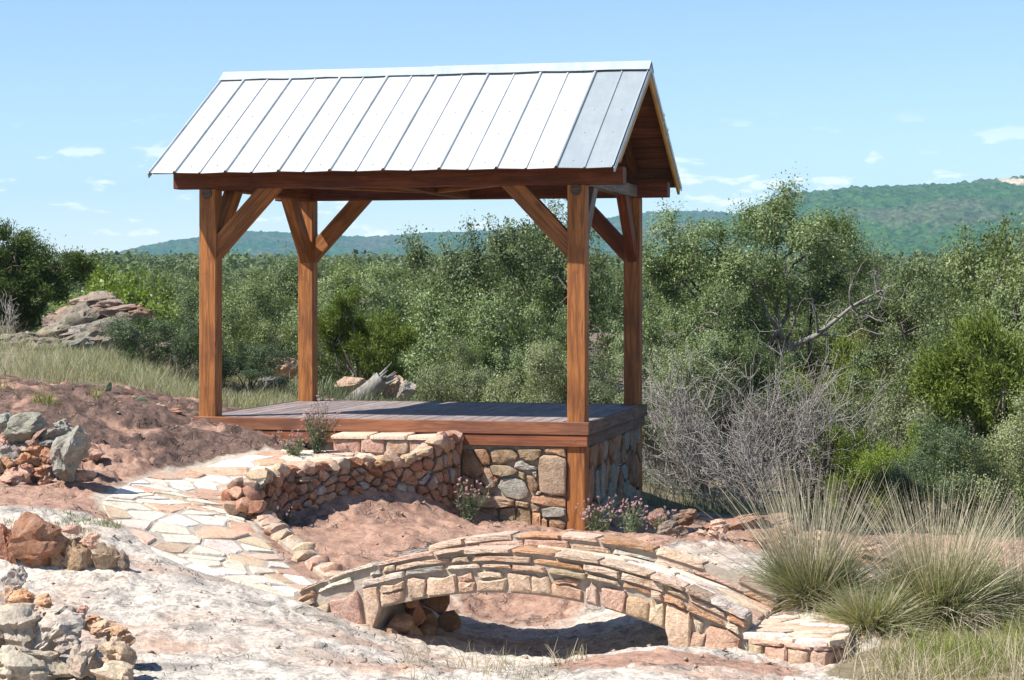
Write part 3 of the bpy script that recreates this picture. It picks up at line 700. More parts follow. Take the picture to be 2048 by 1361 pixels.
def put(name, me, parent, loc, size, rot=None, color=None, mat=None, r_=rng, world_parent=True):
    """a shared stone mesh as an object of its own, scaled and turned"""
    if mat is not None and (not me.materials or me.materials[0] != mat):
        key = me.name + mat.name
        if key not in _var:
            c = me.copy(); c.materials.clear(); c.materials.append(mat); _var[key] = c
        me = _var[key]
    o = bpy.data.objects.new(name, me); col.objects.link(o)
    rot = rot or (r_.uniform(-.5, .5), r_.uniform(-.5, .5), r_.uniform(0, 6.28))
    m4 = Matrix.Translation(Vector(loc)) @ Matrix.Diagonal((*size, 1)) @ __import__('mathutils').Euler(rot).to_matrix().to_4x4()
    if parent is not None:
        o.parent = parent; m4 = parent_mat[parent.name].inverted() @ m4 if parent.name in parent_mat else m4
    o.matrix_local = m4
    if color: o.color = (*color, 1)
    return o
_var = {}; parent_mat = {}
def thing(name, label, cat, loc=(0, 0, 0), rz=0.0, group=None):
    o = empty(name, loc, rz); tag(o, label, cat, group)
    parent_mat[o.name] = Matrix.Translation(Vector(loc)) @ Matrix.Rotation(rz, 4, 'Z')
    return o
def loose(seed, n, b, mn=0.5, aspect=1.0):
    """spread seeds over a rectangle, keeping them apart"""
    r_ = random.Random(seed); pts = []; A = (b[1] - b[0]) * (b[3] - b[2]); d0 = math.sqrt(A / n / aspect) * mn * 1.25
    tries = 0
    while len(pts) < n and tries < n * 60:
        tries += 1; p = (r_.uniform(b[0], b[1]), r_.uniform(b[2], b[3])); dd = d0 * (0.7 if tries > n * 20 else 1) * r_.choice((.75, 1, 1.2))
        if all(math.hypot((p[0] - q[0]) / aspect, p[1] - q[1]) > dd for q in pts): pts.append(p)
    return pts

# ------------------------------------------------------------------ stone foundation of the pavilion
FND = link('foundation_wall', None or bpy.data.meshes.new('foundation_wall'), None, PV)
def foundation():
    bm = bmesh.new()
    def bx(a, b):
        r = bmesh.ops.create_cube(bm, size=1)
        for v in r['verts']: v.co = Vector([a[i] + (v.co[i] + .5) * (b[i] - a[i]) for i in range(3)])
    bx((1.2, 0.045, -1.7), (PW - 0.004, 0.28, -0.142)); bx((PW + 0.02, PSZ + 0.003, -1.8), (PW + PSZ - 0.045, PD - 0.003, -0.142))
    bm.to_mesh(FND.data); bm.free(); FND.data.materials.append(M['mortar'])
foundation()
BROWN = [((0.30, 0.195, 0.115), 4), ((0.36, 0.25, 0.16), 4), ((0.27, 0.17, 0.095), 3), ((0.40, 0.23, 0.12), 2), ((0.34, 0.32, 0.27), 2)]
r1 = random.Random(5)
def on_front(px, py, v=-0.01):
    """photo pixel -> (u, w) on the front wall plane"""
    dx, dz = (px - 1024) / FPX, -(py - HOR) / FPX        # ray (dx, 1, dz) from the camera; plane: (x-PVX)*PS + (y-PVY)*PC = v
    t = (v + PVX * PS + PVY * PC) / (dx * PS + PC); x, y = dx * t, t
    return ((x - PVX) * PC - (y - PVY) * PS, CAMZ + dz * t)
FST = [((110,195),(210,190),(300,325),(335,400),(250,485),(115,425)),((225,190),(350,186),(388,262),(392,335),(320,340)),((392,188),(620,186),(662,250),(640,296),(480,338),(415,320),(386,250)),
 ((664,188),(900,188),(880,260),(800,315),(740,308),(690,278)),((918,188),(1128,188),(1132,272),(1070,246),(922,222)),((385,345),(560,345),(660,405),(640,435),(480,455),(420,440)),
 ((645,305),(700,302),(770,345),(850,365),(850,395),(740,395),(612,365)),((872,272),(920,246),(1060,252),(1132,288),(1134,638),(1000,648),(872,606),(862,330)),((668,405),(728,425),(735,480),(702,494),(668,450)),
 ((797,410),(850,405),(852,470),(812,470)),((745,445),(800,452),(860,540),(850,590),(790,618),(762,540)),((490,470),(640,466),(720,510),(770,620),(750,668),(680,688),(535,648),(458,560)),((428,462),(480,466),(452,530)),
 ((338,352),(395,352),(428,460),(438,560),(362,588),(292,500)),((850,594),(884,602),(868,640),(832,640)),((790,652),(1000,642),(1134,662),(1134,760),(930,748),(782,702)),((786,720),(880,742),(858,800),(800,805)),
 ((886,770),(1000,756),(1130,770),(1134,845),(890,850)),((890,862),(940,866),(950,985),(898,985)),((958,866),(1060,866),(1134,915),(1105,985),(965,985)),((632,692),(768,716),(760,772),(642,746)),
 ((215,640),(310,626),(470,650),(625,690),(620,740),(480,766),(230,750)),((245,500),(288,504),(358,594),(430,636),(300,618),(244,600)),((110,432),(238,486),(238,640),(108,650)),((800,812),(880,812),(884,985),(800,985)),
 ((640,755),(780,780),(792,985),(640,985)),((480,772),(632,752),(634,985),(470,985)),((215,756),(470,772),(462,985),(215,985)),((20,190),(100,195),(104,650),(20,650)),((20,656),(205,656),(205,985),(20,985))]
for i, pl in enumerate(FST):
    cx_, cy_ = sum(p[0] for p in pl) / len(pl), sum(p[1] for p in pl) / len(pl)
    poly = [on_front(900 + (cx_ + (p[0] - cx_) * .985) / 4.876, 860 + (cy_ + (p[1] - cy_) * .985) / 4.876) for p in pl]
    if area(poly) > 0 and sum(poly[j][0] * poly[(j + 1) % len(poly)][1] - poly[(j + 1) % len(poly)][0] * poly[j][1] for j in range(len(poly))) < 0: poly = poly[::-1]
    poly = [(min(p[0], PW - .012), min(p[1], -.252)) for p in poly]
    me = slab(chamfer(poly, .24, r1), 0.05, -0.006 - r1.uniform(0, .032) - (.07 if i == 21 else 0), lambda a, b, c: Vector((a, c, b)), r1, -0.01, .8, .007)
    me.materials.append(M['lichen_stone'] if i in (11, 9) else M['stone']); link('stone', me, None, FND, jcol((0.34, 0.33, 0.28), r1) if i == 11 else pick(BROWN, r1))
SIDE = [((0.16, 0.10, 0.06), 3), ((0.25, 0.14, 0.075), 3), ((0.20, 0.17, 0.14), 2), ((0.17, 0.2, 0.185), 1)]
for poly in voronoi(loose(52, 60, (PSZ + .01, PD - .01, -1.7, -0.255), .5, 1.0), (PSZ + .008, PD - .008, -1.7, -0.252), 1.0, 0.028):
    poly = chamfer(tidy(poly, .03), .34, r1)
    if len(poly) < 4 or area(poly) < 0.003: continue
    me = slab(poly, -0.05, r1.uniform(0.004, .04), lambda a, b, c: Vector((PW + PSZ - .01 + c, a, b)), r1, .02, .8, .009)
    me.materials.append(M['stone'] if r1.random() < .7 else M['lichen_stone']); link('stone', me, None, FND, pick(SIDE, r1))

# ------------------------------------------------------------------ flagstone path
PATH = tag(empty('path'), kind='structure'); r2 = random.Random(11)
PLEN = float(np.hypot(*np.diff(PMID, axis=0).T).sum())
def path_xy(s, t):
    f = min(max(s / PLEN, 0), 1) * (len(PIs) - 1); i = min(int(f), len(PIs) - 2); f -= i
    a = PIs[i] * (1 - f) + PIs[i + 1] * f; b = POs[i] * (1 - f) + POs[i + 1] * f
    return a * (1 - t) + b * t
flags = [((0.69, 0.60, 0.49), 6), ((0.75, 0.69, 0.60), 8), ((0.54, 0.34, 0.235), 3.5), ((0.57, 0.42, 0.30), 3)]
SEEDS = loose(21, 112, (0, PLEN, 0.03, 1.13), .62, 0.85)
for poly in voronoi(SEEDS, (0.0, PLEN, 0.03, 1.15), 0.85, 0.026):
    poly = tidy(poly, .04)
    if len(poly) < 3 or area(poly) < 0.006: continue
    cx = sum(p[0] for p in poly) / len(poly); cy = sum(p[1] for p in poly) / len(poly)
    poly = chamfer(poly, .16, r2)
    def fm(a, b, c):
        q = path_xy(a, b / 1.15 * 0.97); return Vector((q[0], q[1], float(T(q[0], q[1])) + c))
    up = r2.uniform(0.007, 0.013)
    me = slab(poly, -0.02, up, fm, r2, 0.002, .93, .003, False); me.materials.append(M['flag'])
    link('flagstone', me, None, PATH, pick(flags, r2))

# ------------------------------------------------------------------ curved retaining wall beside the path
WL = smooth_poly(np.array([(-2.36,19.05),(-2.34,19.45),(-2.14,19.85),(-1.97,20.1),(-1.55,20.62),(-1.08,20.98),(-0.70,21.22),(-0.56,21.62)]), 50)
wlen = float(np.hypot(*np.diff(WL, axis=0).T).sum())
def wall_frame(s):
    f = min(max(s / wlen, 0), 1) * (len(WL) - 1); i = min(int(f), len(WL) - 2); f -= i
    p = WL[i] * (1 - f) + WL[i + 1] * f; t = WL[min(i + 2, len(WL) - 1)] - WL[max(i - 1, 0)]; t = t / np.hypot(*t)
    return p, t, np.array((t[1], -t[0]))         # point, tangent, outward normal (right, towards the gully)
def wall_top(s): return float(np.interp(s, [0, .35, wlen - .75, wlen - .45, wlen], [-0.62, -0.36, -0.30, -0.16, -0.135]))
RW = thing('retaining_wall', 'curved rubble retaining wall of red cobbles holding up the flagstone path', 'wall', (-1.6, 20.5, -0.8))
bm = bmesh.new(); secs = []
for j in range(41):
    s = wlen * j / 40; p, t, n = wall_frame(s); zt = wall_top(s) - 0.05
    a, b = p - n * 0.05, p - n * 0.26
    zb = min(g(p[0] + n[0] * .1, p[1] + n[1] * .1), zt) - 0.25
    secs.append([bm.verts.new(q) for q in ((a[0] + 1.6, a[1] - 20.5, zb + .8), (a[0] + 1.6, a[1] - 20.5, zt + .8), (b[0] + 1.6, b[1] - 20.5, zt + .8), (b[0] + 1.6, b[1] - 20.5, zb + .8))])
for j in range(40):
    for i in range(4): bm.faces.new((secs[j][i], secs[j][(i + 1) % 4], secs[j + 1][(i + 1) % 4], secs[j + 1][i]))
bm.faces.new(secs[0]); bm.faces.new(secs[-1])
link('mortar_core', mesh_bm('mortar_core', bm, M['mortar']), None, RW)
r3 = random.Random(31); wcols = [(REDB, 4), ((0.37, 0.185, 0.11), 5), (ORNG, 1.6), ((0.28, 0.20, 0.16), 2), (GREY, 1.1), ((0.42, 0.25, 0.17), 3)]
wallH = .62
WS = np.linspace(0, wlen, 60); WZB = np.array([g(wall_frame(s_)[0][0] + wall_frame(s_)[2][0] * .1, wall_frame(s_)[0][1] + wall_frame(s_)[2][1] * .1) for s_ in WS])
for poly in voronoi(loose(33, 150, (0, wlen, 0, wallH), .6, 1.12), (0.0, wlen, 0.0, wallH), 1.1, .012):
    poly = tidy(poly, .025)
    if len(poly) < 3 or area(poly) < .002: continue
    cs = sum(p[0] for p in poly) / len(poly); poly = chamfer(poly, .42, r3)
    def fm(a, b, c):
        p, t, n = wall_frame(a); zt = wall_top(a) - .02; zb = float(np.interp(a, WS, WZB)) - .06
        return Vector((p[0] + n[0] * c + 1.6, p[1] + n[1] * c - 20.5, zb + (zt - zb) * b / wallH + .8))
    me = slab(poly, -.09, r3.choice((r3.uniform(-.012, .02), r3.uniform(.0, .06))), fm, r3, .025, .8, .010); me.materials.append(M['stone'] if r3.random() < .85 else M['lichen_stone'])
    link('stone', me, None, RW, pick(wcols, r3))
s = 0.02
while s < wlen:                                                           # upright cap stones along the top edge
    w_ = 0.15 * r3.uniform(.65, 1.3); s += w_ * .5; p, t, n = wall_frame(min(s, wlen)); zt = wall_top(s)
    put('cap_stone', r3.choice(COB), RW, (p[0] - n[0] * .05, p[1] - n[1] * .05, zt - 0.03), (w_ * .60, .15, .085 * r3.uniform(.7, 1.25)), (r3.uniform(-.25, .25), r3.uniform(-.25, .25), math.atan2(t[1], t[0]) + r3.uniform(-.3, .3)), pick([(PINK, 3), (REDB, 2), (BUFF, 2), (GREY, 1.2)], r3), None, r3)
    s += w_ * .5

for (dx, dy, z, q) in ((0,-.02,-.60,.13),(-.12,-.03,-.60,.13),(-.22,-.02,-.62,.12),(-.05,.0,-.50,.12),(-.16,.02,-.50,.12),(-.24,.08,-.52,.11),(-.06,.1,-.43,.10),(-.18,.12,-.43,.11)):
    put('stone', r3.choice(COB), RW, (-2.33 + dx, 19.06 + dy, z), (q, q * .8, q * .75), None, pick(wcols, r3), None, r3)

# kerb of rounded stones from the wall down to the bridge
KB = thing('stone_kerb', 'low kerb of rounded mortared stones along the path towards the bridge', 'kerb', (-1.9, 18.4, -1.0))
kl = smooth_poly(np.array([(-2.28,19.05),(-2.16,18.7),(-1.94,18.35),(-1.64,17.9),(-1.40,17.6),(-1.24,17.5)]), 40)
for j in range(0, 13):
    q = poly_at(kl, j / 12); t = poly_at(kl, min(j / 12 + .03, 1)) - poly_at(kl, max(j / 12 - .03, 0)); a = math.atan2(t[1], t[0])
    put('stone', r3.choice(COB), KB, (q[0] + .03, q[1], float(T(q[0], q[1])) + .06), (.165 * r3.uniform(.8, 1.15), .10, .085 * r3.uniform(.75, 1.25)), (r3.uniform(-.2, .2), r3.uniform(-.2, .2), a + r3.uniform(-.2, .2)), pick([(PINK, 3), (BUFF, 2), ((.40, .27, .2), 2)], r3), None, r3)
bm = bmesh.new(); secs = []
for j in range(31):
    q = poly_at(kl, j / 30); t = poly_at(kl, min(j / 30 + .03, 1)) - poly_at(kl, max(j / 30 - .03, 0)); t /= np.hypot(*t); n = np.array((t[1], -t[0])); z = float(T(q[0], q[1])); row = []
    for c, h in ((-.10, -.2), (-.10, .055), (-.03, .095), (.05, .09), (.12, .05), (.13, -.25)):
        r_ = fbm(q[0] * 9 + c * 20, q[1] * 9, 5, 2) * .016
        row.append(bm.verts.new((q[0] - n[0] * c + 1.9 + .03, q[1] - n[1] * c - 18.4, z + h + 1.0 + float(r_))))
    secs.append(row)
for j in range(30):
    for i in range(5): bm.faces.new((secs[j][i], secs[j][i + 1], secs[j + 1][i + 1], secs[j + 1][i]))
bm.faces.new(secs[0]); bm.faces.new(secs[-1])
link('mortar_bed', mesh_bm('mortar_bed', bm, M['mortar'], True), None, KB)

# ------------------------------------------------------------------ steps up to the deck
ST = thing('stone_steps', 'low stone step of pink blocks with slab treads against the deck', 'steps', (PVX, PVY, 0), -PYAW)
r4 = random.Random(8); us0, us1 = 1.62, 2.80
bm = bmesh.new(); r = bmesh.ops.create_cube(bm, size=1)
for v in r['verts']: v.co = Vector((us0 + .01 + (v.co.x + .5) * (us1 - us0 - .02), -0.36 + (v.co.y + .5) * .31, -0.62 + (v.co.z + .5) * .45))
link('mortar_core', mesh_bm('mortar_core', bm, M['mortar']), None, ST)
u = us0
for w_ in (.31, .26, .25, .36):
    poly = chamfer([(u + .008, -.325), (u + w_ - .008, -.325), (u + w_ - .008, -.178), (u + .008, -.18)], .2, r4)
    me = slab(poly, -.32, -.385 - r4.uniform(0, .02), lambda a, b, c: Vector((a, c, b)), r4, -.012, .86, .006); me.materials.append(M['stone'])
    link('step_block', me, None, ST, jcol(PINK, r4)); u += w_
u = us0 - .01
for w_ in (.42, .40, .40):
    poly = chamfer([(u + .004, -.415), (u + w_ - .006, -.40), (u + w_ - .006, -.05), (u + .004, -.05)], .12, r4)
    me = slab(poly, -.178, -.132 + r4.uniform(0, .006), lambda a, b, c: Vector((a, b, c)), r4, .004, .92, .004); me.materials.append(M['flag'])
    link('tread_slab', me, None, ST, jcol((.58, .44, .33), r4)); u += w_

# ------------------------------------------------------------------ arched footbridge
BC = np.array((-0.0075, 16.0)); BA = 0.334; BL = 3.66; BWID = 1.22; PARW = 0.21
BR = thing('arched_footbridge', 'small arched stone footbridge with layered kerb walls over a rock gully', 'bridge', (BC[0], BC[1], 0), -BA)
top = lambda u: -0.60 - 0.415 * (u / 1.83) ** 2
pb = lambda u: top(u) - 0.175
walk = lambda u: top(u) - 0.125
def intr(u): return max(min(-0.955 - 0.145 * u * u, pb(u) - .1), -1.72) if abs(u) < 1.46 else -1.72
bm = bmesh.new(); nU = 72
def solid(fb, ft, v0, v1, ulo=-BL / 2, uhi=BL / 2):
    secs = []
    for j in range(nU + 1):
        u = ulo + (uhi - ulo) * j / nU; zb, zt = fb(u), ft(u)
        secs.append([bm.verts.new(p) for p in ((u, v0, zb), (u, v0, zt), (u, v1, zt), (u, v1, zb))])
    for j in range(nU):
        for i in range(4): bm.faces.new((secs[j][i], secs[j][(i + 1) % 4], secs[j + 1][(i + 1) % 4], secs[j + 1][i]))
    bm.faces.new(secs[0]); bm.faces.new(secs[-1])
def intr_c(u):
    if u < -1.12: return -1.75
    if u > 1.27: return -1.75
    return -0.955 - 0.145 * u * u
solid(intr_c, walk, 0.026, BWID - 0.02)
solid(lambda u: walk(u) - .02, lambda u: top(u) - 0.022, 0.028, PARW - .02); solid(lambda u: walk(u) - .02, lambda u: top(u) - 0.022, BWID - PARW + .02, BWID - .022)
link('mortar_core', mesh_bm('mortar_core', bm, M['mortar']), None, BR)
r5 = random.Random(77); bcols = [(CREAM, 4), (BUFF, 3), (ORNG, 2.2), (PINK, 2.2), (WHITE, 2), (GREY, .7)]
def arc_course(z0f, z1f, lens, v_back, v_front, name, r_, gap=.012, skip=0.05, ulo=-BL / 2, uhi=BL / 2, inward=False, mat='stone_strata'):
    u = ulo + r_.uniform(0, .05)
    while u < uhi - .05:
        w_ = min(r_.uniform(*lens), uhi - u)
        if w_ < .05: break
        if r_.random() > skip:
            a, b = u + gap / 2, u + w_ - gap / 2; h0 = r_.uniform(0, .42); h1 = r_.uniform(.62, 1.0); n = 3
            f = lambda uu, k: z0f(uu) + (z1f(uu) - z0f(uu)) * k
            lo = [(a + (b - a) * i / n, f(a + (b - a) * i / n, h0 * r_.uniform(.4, 1))) for i in range(n + 1)]
            hi = [(a + (b - a) * i / n, f(a + (b - a) * i / n, h1 * r_.uniform(.92, 1.0))) for i in range(n, -1, -1)]
            hi[0] = (hi[0][0] - r_.uniform(0, .025), hi[0][1]); hi[-1] = (hi[-1][0] + r_.uniform(0, .025), hi[-1][1])
            fr = v_front + (r_.uniform(-.028, .012) if not inward else r_.uniform(-.028, .006))
            me = slab(lo + hi, v_back, fr, lambda a_, b_, c_: Vector((a_, c_, b_)), r_, -.006, .9, .005); me.materials.append(M[mat])
            link(name, me, None, BR, pick(bcols, r_))
        u += w_
h3 = .062
arc_course(lambda u: top(u) - .048, lambda u: top(u), (.14, .5), PARW - .005, -.012, 'kerb_stone', r5)                # top course through the whole kerb
arc_course(lambda u: top(u) - .115, lambda u: top(u) - .052, (.10, .5), .06, -.004, 'kerb_stone', r5)
arc_course(lambda u: top(u) - .176, lambda u: top(u) - .118, (.09, .40), .06, -.010, 'kerb_stone', r5)
arc_course(lambda u: top(u) - .055, lambda u: top(u), (.22, .5), BWID + .005, BWID - PARW - .004, 'kerb_stone', r5, inward=True)
arc_course(lambda u: top(u) - .122, lambda u: top(u) - .06, (.18, .42), BWID - PARW + .06, BWID - PARW - .004, 'kerb_stone', r5, inward=True, skip=.12)
# arch ring and spandrel blocks
def ring_stone(a, b, la, lb, r_, k0=0.0, k1=1.0):
    z0 = lambda u: (-0.952 - 0.145 * u * u) if -1.14 < u < 1.27 else max(-1.42, g(*(BC + np.array((u * math.cos(BA), -u * math.sin(BA))))) - .06)
    n = 2
    lo = [(a + (b - a) * i / n + la * .0, z0(a + (b - a) * i / n) + .012) for i in range(n + 1)]
    hi = [(a + (b - a) * i / n + r_.uniform(-.014, .014), pb(a + (b - a) * i / n) - .008 - r_.uniform(0, .045)) for i in range(n, -1, -1)]
    dz = lambda lo_, hi_, k: [(l[0] + (h[0] - l[0]) * k, l[1] + (h[1] - l[1]) * k) for l, h in zip(lo_, hi_[::-1])]
    if k0 > 0 or k1 < 1: lo, hi = dz(lo, hi, k0), dz(lo, hi, k1)[::-1]
    sh = lambda p: (p[0] * (1 + .06 * (p[1] - pb(p[0]))), p[1])
    poly = [sh(p) for p in lo + hi]; k1, k2 = r_.uniform(-.03, .03), r_.uniform(-.03, .03)
    poly[0] = (poly[0][0] + k1, poly[0][1]); poly[n] = (poly[n][0] + k2, poly[n][1]); poly = chamfer(poly, .26, r_)
    me = slab(poly, .06, r_.uniform(-.016, .004), lambda a_, b_, c_: Vector((a_, c_, b_)), r_, -.01, .88, .005); me.materials.append(M['stone'])
    link('arch_stone', me, None, BR, pick([(CREAM, 4), ((0.56, 0.40, 0.28), 4), ((0.54, 0.345, 0.225), 3), (PINK, 2.5)], r_))
u = -BL / 2 + .02
while u < BL / 2 - .06:
    w_ = r5.choice((r5.uniform(.11, .17), r5.uniform(.17, .27))); w_ = min(w_, BL / 2 - u)
    kk = r5.uniform(.5, .72)
    if r5.random() < .4: ring_stone(u + .008, u + w_ - .008, 0, 0, r5, 0, kk); ring_stone(u + .004 + r5.uniform(0, .02), u + w_ - r5.uniform(.005, .04), 0, 0, r5, kk + .06, 1)
    else: ring_stone(u + .008, u + w_ - .008, 0, 0, r5)
    u += w_
# walkway strips
for poly in voronoi(loose(91, 60, (-BL / 2, BL / 2, PARW, BWID - PARW), .6, 2.6), (-BL / 2 + .01, BL / 2 - .01, PARW + .01, BWID - PARW - .01), 2.4, .016):
    poly = chamfer(tidy(poly, .025), .14, r5)
    if len(poly) < 4: continue
    upz = r5.uniform(.006, .014)
    me = slab(poly, -.02, upz, lambda a, b, c: Vector((a, b, walk(a) + c)), r5, .002, .93, .002, False); me.materials.append(M['flag'])
    link('paving_strip', me, None, BR, pick([(CREAM, 3), (WHITE, 4), (PINK, 1.5), (BUFF, 1)], r5))
# rubble of the left abutment seen under the arch
for (u, v, z, s) in ((-1.02, .25, -1.30, .14), (-.98, .5, -1.22, .13), (-.93, .32, -1.36, .13), (-1.0, .75, -1.3, .16), (-.92, .62, -1.38, .15), (-.86, .95, -1.36, .15), (-1.0, 1.0, -1.2, .16), (-1.04, .1, -1.34, .1), (-1.0, .45, -1.1, .1), (-1.0, .9, -1.06, .12)):
    o = link('abutment_stone', r5.choice(COB), None, BR, pick([((.36, .2, .11), 3), (REDB, 2)], r5)); o.location = (u, v, z); o.scale = (s, s * .9, s * .85); o.rotation_euler = (r5.uniform(0, 6), r5.uniform(0, 6), r5.uniform(0, 6))

# landing block at the right end
LD = thing('stone_landing', 'rounded low stone landing block at the right end of the footbridge', 'landing', (2.1, 15.8, -1.3))
lp = np.array([(1.725,15.375),(1.93,15.22),(2.10,15.07),(2.24,15.03),(2.36,15.12),(2.45,15.32),(2.51,15.65),(2.53,15.98),(2.46,16.2),(2.2,16.42),(2.06,16.5),(1.93,16.0)])
ZT = -1.150
bm = bmesh.new()
ta = [bm.verts.new((p[0] * .985 + .032 - 2.1, p[1] * .985 + .236 - 15.8, ZT - .03 + 1.3)) for p in lp]; ba = [bm.verts.new((p[0] * .985 + .032 - 2.1, p[1] * .985 + .236 - 15.8, -1.7 + 1.3)) for p in lp]
bm.faces.new(ta); n = len(lp)
for i in range(n): bm.faces.new((ta[i], ta[(i + 1) % n], ba[(i + 1) % n], ba[i]))
link('mortar_core', mesh_bm('mortar_core', bm, M['mortar']), None, LD)
r6 = random.Random(19)
def in_poly(p, pl):
    c = False; j = len(pl) - 1
    for i in range(len(pl)):
        if (pl[i][1] > p[1]) != (pl[j][1] > p[1]) and p[0] < (pl[j][0] - pl[i][0]) * (p[1] - pl[i][1]) / (pl[j][1] - pl[i][1]) + pl[i][0]: c = not c
        j = i
    return c
for poly in voronoi(loose(95, 26, (1.7, 2.55, 15.0, 16.5), .6, 1.7), (1.7, 2.56, 15.0, 16.52), 1.6, .014):
    for i in range(n):                                   # keep inside the outline (convex)
        a, b = lp[i], lp[(i + 1) % n]; d = b - a; nn = np.array((d[1], -d[0])) / np.hypot(*d)
        if i in (9, 10, 11): continue
        poly = clip_poly(poly, a + nn * .012, nn)
        if len(poly) < 3: break
    if len(poly) < 3: continue
    poly = tidy(poly, .03)
    if len(poly) < 3 or area(poly) < .002: continue
    me = slab(chamfer(poly, .14, r6), -.05, r6.uniform(-.004, .006), lambda a, b, c: Vector((a - 2.1, b - 15.8, ZT + c + 1.3)), r6, .003, .93, .003); me.materials.append(M['flag'])
    link('top_slab', me, None, LD, pick([(CREAM, 3), (WHITE, 3), (PINK, 2)], r6))
seg = np.concatenate([lp[:9], lp[8:9]]); sd = np.concatenate([[0], np.cumsum(np.hypot(*np.diff(lp[:9], axis=0).T))])
def lface(s):
    x = np.interp(s, sd, lp[:9, 0]); y = np.interp(s, sd, lp[:9, 1]); x2 = np.interp(s + .05, sd, lp[:9, 0]); y2 = np.interp(s + .05, sd, lp[:9, 1]); x1 = np.interp(s - .05, sd, lp[:9, 0]); y1 = np.interp(s - .05, sd, lp[:9, 1])
    t = np.array((x2 - x1, y2 - y1)); t /= np.hypot(*t) + 1e-9; return np.array((x, y)), np.array((t[1], -t[0]))
for (z0, z1, lens) in ((-.215, -.075, (.13, .24)), (-.072, -.035, (.14, .3)), (-.36, -.22, (.15, .28))):
    s = 0.01
    while s < sd[-1] - .05:
        w_ = min(r6.uniform(*lens), sd[-1] - s); a, b = s + .008, s + w_ - .008
        poly = chamfer([(a, z0), ((a + b) / 2, z0 - .004), (b, z0 + r6.uniform(0, .02)), (b, z1 - r6.uniform(0, .015)), ((a + b) / 2, z1), (a, z1)], .22, r6)
        def fm(a_, b_, c_):
            q, nn = lface(a_); return Vector((q[0] + nn[0] * c_ - 2.1, q[1] + nn[1] * c_ - 15.8, ZT + b_ + 1.3))
        me = slab(poly, -.03, .012 + r6.uniform(0, .015), fm, r6, .008, .88, .004); me.materials.append(M['stone'])
        link('face_stone', me, None, LD, pick([(PINK, 4), (BUFF, 2), (CREAM, 2)], r6)); s += w_
# ------------------------------------------------------------------ loose rocks and rough walls
r7 = random.Random(3)
def rock_at(name, px, py, w, h, Y, color, mat, parent=None, seed=None, dep=0.8, rot=None):
    c = P(px, py, Y); k = Y / FPX
    return put(name, BLD[(seed if seed is not None else r7.randrange(99)) % len(BLD)], parent, c, (w * k * .60, (w + h) / 2 * k * dep * .6, h * k * .60), rot or (r7.uniform(-.35, .35), r7.uniform(-.35, .35), r7.uniform(0, 6.28)), jcol(color, r7), mat, r7)
LG, TAN, OR2 = (0.28, 0.265, 0.22), (0.42, 0.33, 0.24), (0.42, 0.21, 0.11)
DW = thing('dry_stone_wall', 'short dry stone wall of grey and orange rocks at the left edge', 'wall', (-4.6, 19.4, -0.3))
for (px, py, w, h, c, m_) in ((44,863,68,42,LG,1),(100,868,62,24,LG,1),(13,905,56,60,GREY,1),(44,897,50,34,TAN,1),(75,900,34,30,OR2,0),(101,884,40,20,LG,1),(47,918,28,20,OR2,0),(70,924,36,26,OR2,0),(56,942,36,32,PINK,0),
                             (26,950,62,34,PINK,0),(83,945,38,26,OR2,0),(96,914,26,34,REDB,0),(123,853,34,32,LG,1),(8,852,36,34,GREY,1),(12,876,30,24,PINK,0),(-15,940,60,50,TAN,0),(90,960,40,22,PINK,0),(20,925,34,24,OR2,0)):
    rock_at('stone', px, py, w * 1.25, h * 1.25, 19.0 + r7.uniform(-.06, .06) + (930 - py) * .002, c, M['lichen_stone'] if m_ else M['stone'], DW)
def solo(name, label, cat, px, py, w, h, Y, c, lich, seed, group=None, rot=None, dep=.8):
    o = rock_at(name, px, py, w, h, Y, c, M['lichen_stone'] if lich else M['stone'], None, seed, dep, rot)
    o.name = name; return tag(o, label, cat, group)
solo('boulder', 'upright lichen-covered boulder leaning on the end of the dry stone wall', 'boulder', 130, 912, 78, 116, 18.8, LG, 1, 2, rot=(.2, .35, .4))
solo('boulder', 'low pink boulder on the slope right of the leaning lichened boulder', 'boulder', 183, 902, 74, 54, 20.0, PINK, 0, 4)
solo('boulder', 'small flat rock at the foot of the leaning lichened boulder', 'boulder', 170, 953, 44, 24, 19.0, PINK, 0, 5)
SW = thing('slab_wall', 'row of upright red-brown stone slabs left of the path', 'wall', (-3.4, 16.5, -0.8))
for (px, py, w, h, c) in ((73,1096,108,112,(.30,.135,.075)),(147,1112,66,94,(.29,.19,.12)),(212,1114,54,84,(.30,.22,.15)),(8,1100,60,122,(.28,.13,.08)),(182,1082,44,30,PINK),(140,1060,34,26,PINK),(247,1128,22,44,(.2,.16,.13)),(-60,1100,90,110,(.3,.16,.1)),(112,1125,40,60,(.27,.17,.1))):
    rock_at('slab', px, py, w, h, 16.45, c, M['stone'], SW, None, .45, (r7.uniform(-.1, .1), r7.uniform(-.1, .1), r7.choice((0, 1.57, 3.14))))
solo('boulder', 'grey angular rock in front of the red-brown slabs at the left edge', 'boulder', 30, 1160, 58, 54, 15.6, GREY, 0, 7)
MW = thing('mortared_rock_wall', 'rough mortared wall of grey and orange rocks in the lower left corner', 'wall', (-3.1, 13.6, -1.2))
